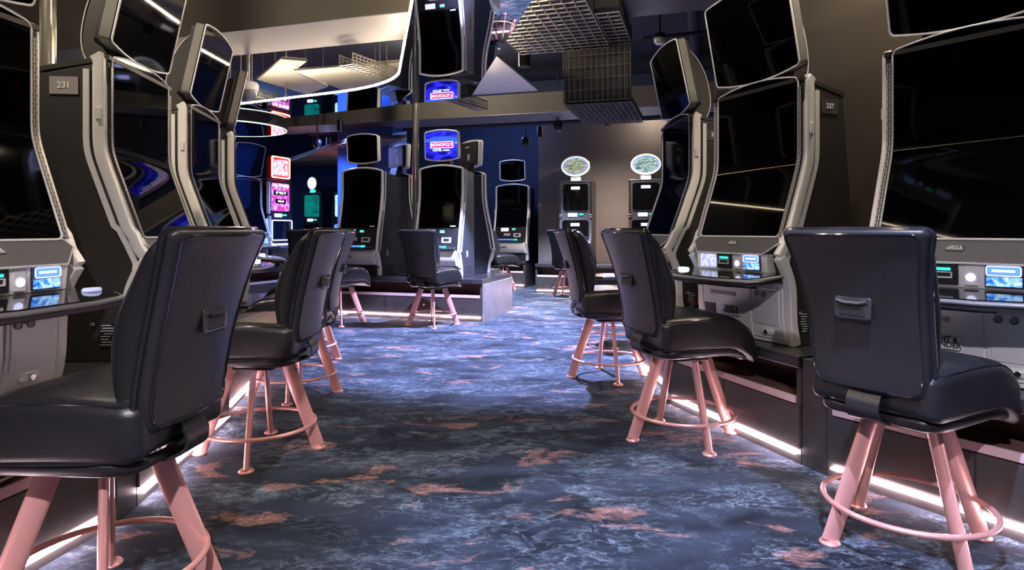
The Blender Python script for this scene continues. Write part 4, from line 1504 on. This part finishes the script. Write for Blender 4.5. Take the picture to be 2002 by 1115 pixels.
        for s in (-1,):
            MB().box((s * 0.30, -0.03, 1.65), (0.03, 0.05, 0.52)).build('side_rail', 'silver_light', root, shift=SH)
            MB().box((s * 0.30, -0.05, 1.12), (0.03, 0.05, 0.46)).build('side_rail', 'silver_light', root, shift=SH)
        MB().tube([(-0.34, -0.02, 1.30), (-0.36, -0.09, 1.0), (-0.35, -0.16, 0.85)], 0.02, 8).build('side_arm', 'bezel_warm', root, shift=SH)
    return root


mat('led_green_soft', (0.35, 0.42, 0.33), 0.3, emit=(0.75, 0.85, 0.6), es=0.35)
mat('bulb_blue', (0.1, 0.1, 0.9), 0.3, emit=(0.12, 0.14, 1.0), es=1.6)
for i, (sx_, pc, lab) in enumerate(((0.57, 'pic_desert', 'dark chrome edged machine with an orange and white oval topper against the brown wall'),
                                    (1.78, 'pic_dome', 'dark chrome edged machine with a teal oval topper against the brown wall'))):
    o = upright('oval', ('screen', 'screen', pc), lab)
    c = W0 + kg * (sx_ + 0.10) + kv * 0.22
    place(o, c.x, c.y, -107)
o = upright('neon', ('pic_candy', 'screen_navy', 'pic_pink'), 'machine with a square red neon sign topper at the far left')
o.scale = (1, 1, 0.97)
place(o, -3.80, 10.38, -20)
plinth('plinth under the red neon sign machine', Vector((-3.95, 9.27)), Vector((-3.42, 10.75)), 0.80)
o = upright('round', ('pic_teal', 'screen', 'pic_round'), 'machine with a round white topper and a green screen')
o.scale = (0.76, 0.9, 0.92)
c = Q0 + kg * 0.75 + kv * 0.22
place(o, c.x - 0.05, c.y, -106)
o = upright('round', ('pic_green', 'pic_lightblue', 'pic_round'), 'machine with a round white topper and bright screens beside the blue pillar')
o.scale = (0.76, 0.9, 0.92)
c = Q0 + kg * 1.33 + kv * 0.22
place(o, c.x + 0.05, c.y, -106)

# two paper notices on the brown wall between the oval topper machines
c = Vector((0.5, 12.02)) + kg * 1.05 - kv * 0.008
o = empty('wall_notice', (c.x - 0.06, c.y - 0.004, 1.42), GA)
tag(o, 'pair of small pale notices on the brown wall between the oval topper machines', 'notice')
MB().box((0, 0, 0.07), (0.13, 0.006, 0.10)).build('notice_sheet', 'plate_grey', o)
MB().box((0, 0, -0.06), (0.13, 0.006, 0.14)).build('notice_sheet', 'plate_grey', o)


# ------------------------------------------------------------------ stools
def back_half(z):      # half width of the backrest at height z
    t = max(0.0, min(1.0, (z - 0.57) / 0.53))
    return 0.196 + 0.052 * t ** 3.0 - 0.030 * max(0, 1 - (z - 0.555) / 0.10) ** 2


def back_y(x, z):      # rear surface of the backrest
    t = max(0.0, (z - 0.57) / 0.53)
    return -(0.280 + 0.135 * t ** 1.7) + 0.035 * (x / 0.22) ** 2


def make_stool():
    root = empty('casino_stool', (0, 0, 0))

    # seat cushion

    def seat_fn(v):
        x, y, z = v
        z2 = z
        t = (y + 0.235) / 0.47
        z2 += 0.018 * math.sin(t * PI * 0.9 + 0.3) * (1 if z > 0 else 0.25)
        if t > 0.72:
            z2 -= 0.060 * ((t - 0.72) / 0.28) ** 2
        x2 = x * (1.0 - 0.10 * (1 - t) ** 2)
        z2 -= 0.010 * (x / 0.23) ** 4
        return (x2, y, z2)
    MB().rbox((0.245, 0.268, 0.080), (0.045, 0.055, 0.036), (10, 12, 2), 5, seat_fn).build('seat', 'leather', root, shift=(0, 0.025, 0.578), sharp=80)
    # seam lines on the cushion: a welt along the top edge and one seam across the seat
    mb = MB()
    pts = []
    loop = []
    for (xx, yy) in rrect(0.233, 0.254, 0.05, 6):
        loop.append(Vector((xx, yy)))
    dense = []
    for i in range(len(loop)):
        p, q = loop[i], loop[(i + 1) % len(loop)]
        m_ = max(1, int((q - p).length / 0.03))
        for j in range(m_):
            dense.append(p.lerp(q, j / m_))
    for d in dense:
        v = seat_fn((d.x, d.y, 0.0705))
        pts.append((v[0], v[1] + 0.025, v[2] + 0.578))
    mb.tube(pts, 0.0030, 5, closed=True)
    mb.build('seat_seam', 'gloss_black', root)
    mb = MB()
    pts = []
    for i in range(13):
        v = seat_fn((-0.205 + 0.41 * i / 12, 0.03, 0.0795))
        pts.append((v[0], v[1] + 0.025, v[2] + 0.578))
    mb.tube(pts, 0.0022, 5)
    mb.build('seat_seam', 'gloss_black', root)

    def pan_fn(v):
        x, y, z = v
        t = (y + 0.225) / 0.45
        if t > 0.7:
            z -= 0.035 * ((t - 0.7) / 0.3) ** 2
        return (x * (1 - 0.1 * (1 - t) ** 2), y, z + 0.01 * t)
    MB().rbox((0.230, 0.250, 0.034), (0.08, 0.09, 0.028), (8, 8, 1), 4, pan_fn).build('seat_pan', 'leather', root, shift=(0, 0.025, 0.482), sharp=80)
    pts = []
    for k in range(48):
        a_ = 2 * PI * k / 48
        ca, sa = math.cos(a_), math.sin(a_)
        e = 0.5
        x = 0.236 * math.copysign(abs(ca) ** e, ca)
        y = 0.262 * math.copysign(abs(sa) ** e, sa)
        v = seat_fn((x, y, -0.045))
        pts.append((v[0], v[1] + 0.025, 0.560 - 0.050 + (v[2] + 0.045)))
    MB().tube(pts, 0.006, 6, closed=True).build('seat_piping', 'gloss_black', root)
    MB().rbox((0.10, 0.10, 0.018), (0.02, 0.02, 0.006), (1, 1, 1), 2).build('swivel_plate', 'black', root, shift=(0, 0.0, 0.438))

    # backrest: front cushion
    H = 0.268

    def cush(v):
        x, y, z = v
        Z = 0.835 + z
        k = back_half(Z) / 0.235
        xx = x * k * 0.96
        bulge = 0.5 + 0.5 * math.cos(PI * (z / H) * 0.9)
        yy = back_y(xx, Z) + 0.045 + (y + 0.05) * (0.55 + 0.65 * bulge)
        return (xx, yy, Z)
    MB().rbox((0.235, 0.050, H - 0.012), (0.06, 0.05, 0.07), (8, 1, 10), 4, cush).build('back_cushion', 'leather', root, sharp=80)

    def shell(v):
        x, y, z = v
        Z = 0.832 + z
        k = back_half(Z) / 0.235
        xx = x * k
        return (xx, back_y(xx, Z) + y + 0.024, Z)
    MB().rbox((0.235, 0.020, H), (0.024, 0.018, 0.024), (8, 1, 10), 4, shell).build('back_shell', 'leather_back', root, sharp=80)
    # glossy edge band and piping
    def outline(off, inset):
        pts = []
        for (x, z) in rrect(0.235 - inset, H - inset, 0.045, 6):
            pass
        base = rrect(0.235 - inset, H - inset, 0.026, 6)
        dense = []
        n = len(base)
        for i in range(n):
            p, q = Vector(base[i]), Vector(base[(i + 1) % n])
            m = max(1, int((q - p).length / 0.03))
            for j in range(m):
                dense.append(p.lerp(q, j / m))
        for d in dense:
            Z = 0.832 + d.y
            xx = d.x * back_half(Z) / 0.235
            pts.append((xx, back_y(xx, Z) + off, Z))
        return pts
    MB().tube(outline(0.040, 0.0), 0.0105, 8, closed=True).build('edge_band', 'gloss_black', root)
    MB().tube(outline(0.003, 0.014), 0.0042, 6, closed=True).build('back_piping', 'gloss_black', root)
    # pull handle
    hz = 0.845
    hy = back_y(0, hz)
    hd = MB().rbox((0.062, 0.0045, 0.038), (0.012, 0.004, 0.012), (3, 1, 2), 3, lambda v: (v[0] * (1 - 0.6 * (v[2] - 0.03) * -0.6), v[1], v[2])).build('handle', 'handle_grey', root, loc=(0, hy - 0.002, hz))
    MB().rbox((0.046, 0.002, 0.019), (0.008, 0.002, 0.008), (2, 1, 1), 2).build('handle_recess', 'black', hd, loc=(0, -0.0045, -0.008))
    MB().tube([(-0.050, -0.004, 0.023), (-0.025, -0.008, 0.017), (0.025, -0.008, 0.017), (0.050, -0.004, 0.023)], 0.008, 8).build('grip', 'handle_grey', hd)
    # strap bracket from seat to back
    pth = smooth_path([(0.0, 0.448), (0.17, 0.450), (0.270, 0.475), (0.285, 0.52), (0.262, 0.57), (0.245, 0.64)], 4)
    mb = MB()
    mb.sweep(pth, 0.0, [(-0.055, -0.004), (0.055, -0.004), (0.055, 0.004), (-0.055, 0.004)])
    # local front is +Y for stools: sweep puts p towards -Y, which is the back
    mb.build('back_bracket', 'leather', root, shift=(0, 0.012, 0))
    # legs
    for k in range(4):
        mb = MB()
        mb.tube([(0.135, 0, 0.425), (0.279, 0, 0.012)], 0.0130, 16, flat=(1, 0, 0.25, 2.5))
        lg = mb.build('leg', 'rose', root, rz=PI / 2 * k)
        MB().lathe([(0.033, 0.0), (0.035, 0.006), (0.030, 0.013), (0.0, 0.016)], (0.281, 0, 0), 20).build('foot', 'rose', lg)
    MB().tube([(0.264 * math.cos(2 * PI * i / 56), 0.264 * math.sin(2 * PI * i / 56), 0.138) for i in range(56)], 0.0095, 10, closed=True).build('foot_ring', 'rose', root)
    return root


stool = make_stool()
stools = [
    # label, x, y, seat facing deg, leg base azimuth deg
    ('black stool with rose legs at the left edge, nearest on the left', -1.177, 1.842, 176, 30),
    ('black stool second along the left bank, seen from the side', -1.255, 3.155, 180, 10),
    ('black stool third along the left bank, half hidden behind the second', -1.46, 4.26, 187, 10),
    ('black stool fourth along the left bank, mostly hidden', -1.76, 5.35, 192, 10),
    ('large black stool at the right, its back turned to the camera', 1.395, 2.245, 31, 4),
    ('black stool in front of the machine numbered 237', 0.905, 3.37, 16, 12),
    ('black stool in front of the machine numbered 236', 0.722, 4.77, 6, 6),
    ('black stool at the far end of the right bank', 0.95, 6.13, -8, 0),
    ('black stool facing the machine with the lit blue topper', -0.915, 7.33, 66, 10),
    ('black stool facing the centre machine with the dark topper', -2.03, 7.45, 60, 20),
    ('black stool at the far end of the aisle beyond the pale end panel', -0.22, 11.55, 40, 20),
    ('black stool before the brown wall, behind the right bank stools', 0.95, 10.55, 60, 20),
    ('black stool in front of the red neon sign machine', -3.02, 9.05, 120, 20),
    ('dark stool beside the one at the red neon sign machine', -2.85, 10.3, 110, 20),
]
for i, (lab, x, y, f, b) in enumerate(stools):
    o = stool if i == 0 else copy_tree(stool)
    o.location = (x, y, 0)
    o.rotation_euler = (0, 0, R(f - 90))
    tag(o, lab, 'stool', 'black stools with rose metal legs')
    k = 0
    for ch in kids(o):
        if ch.name.startswith('leg'):
            ch.rotation_euler = (0, 0, R(b - (f - 90) + 90 * k))
            k += 1
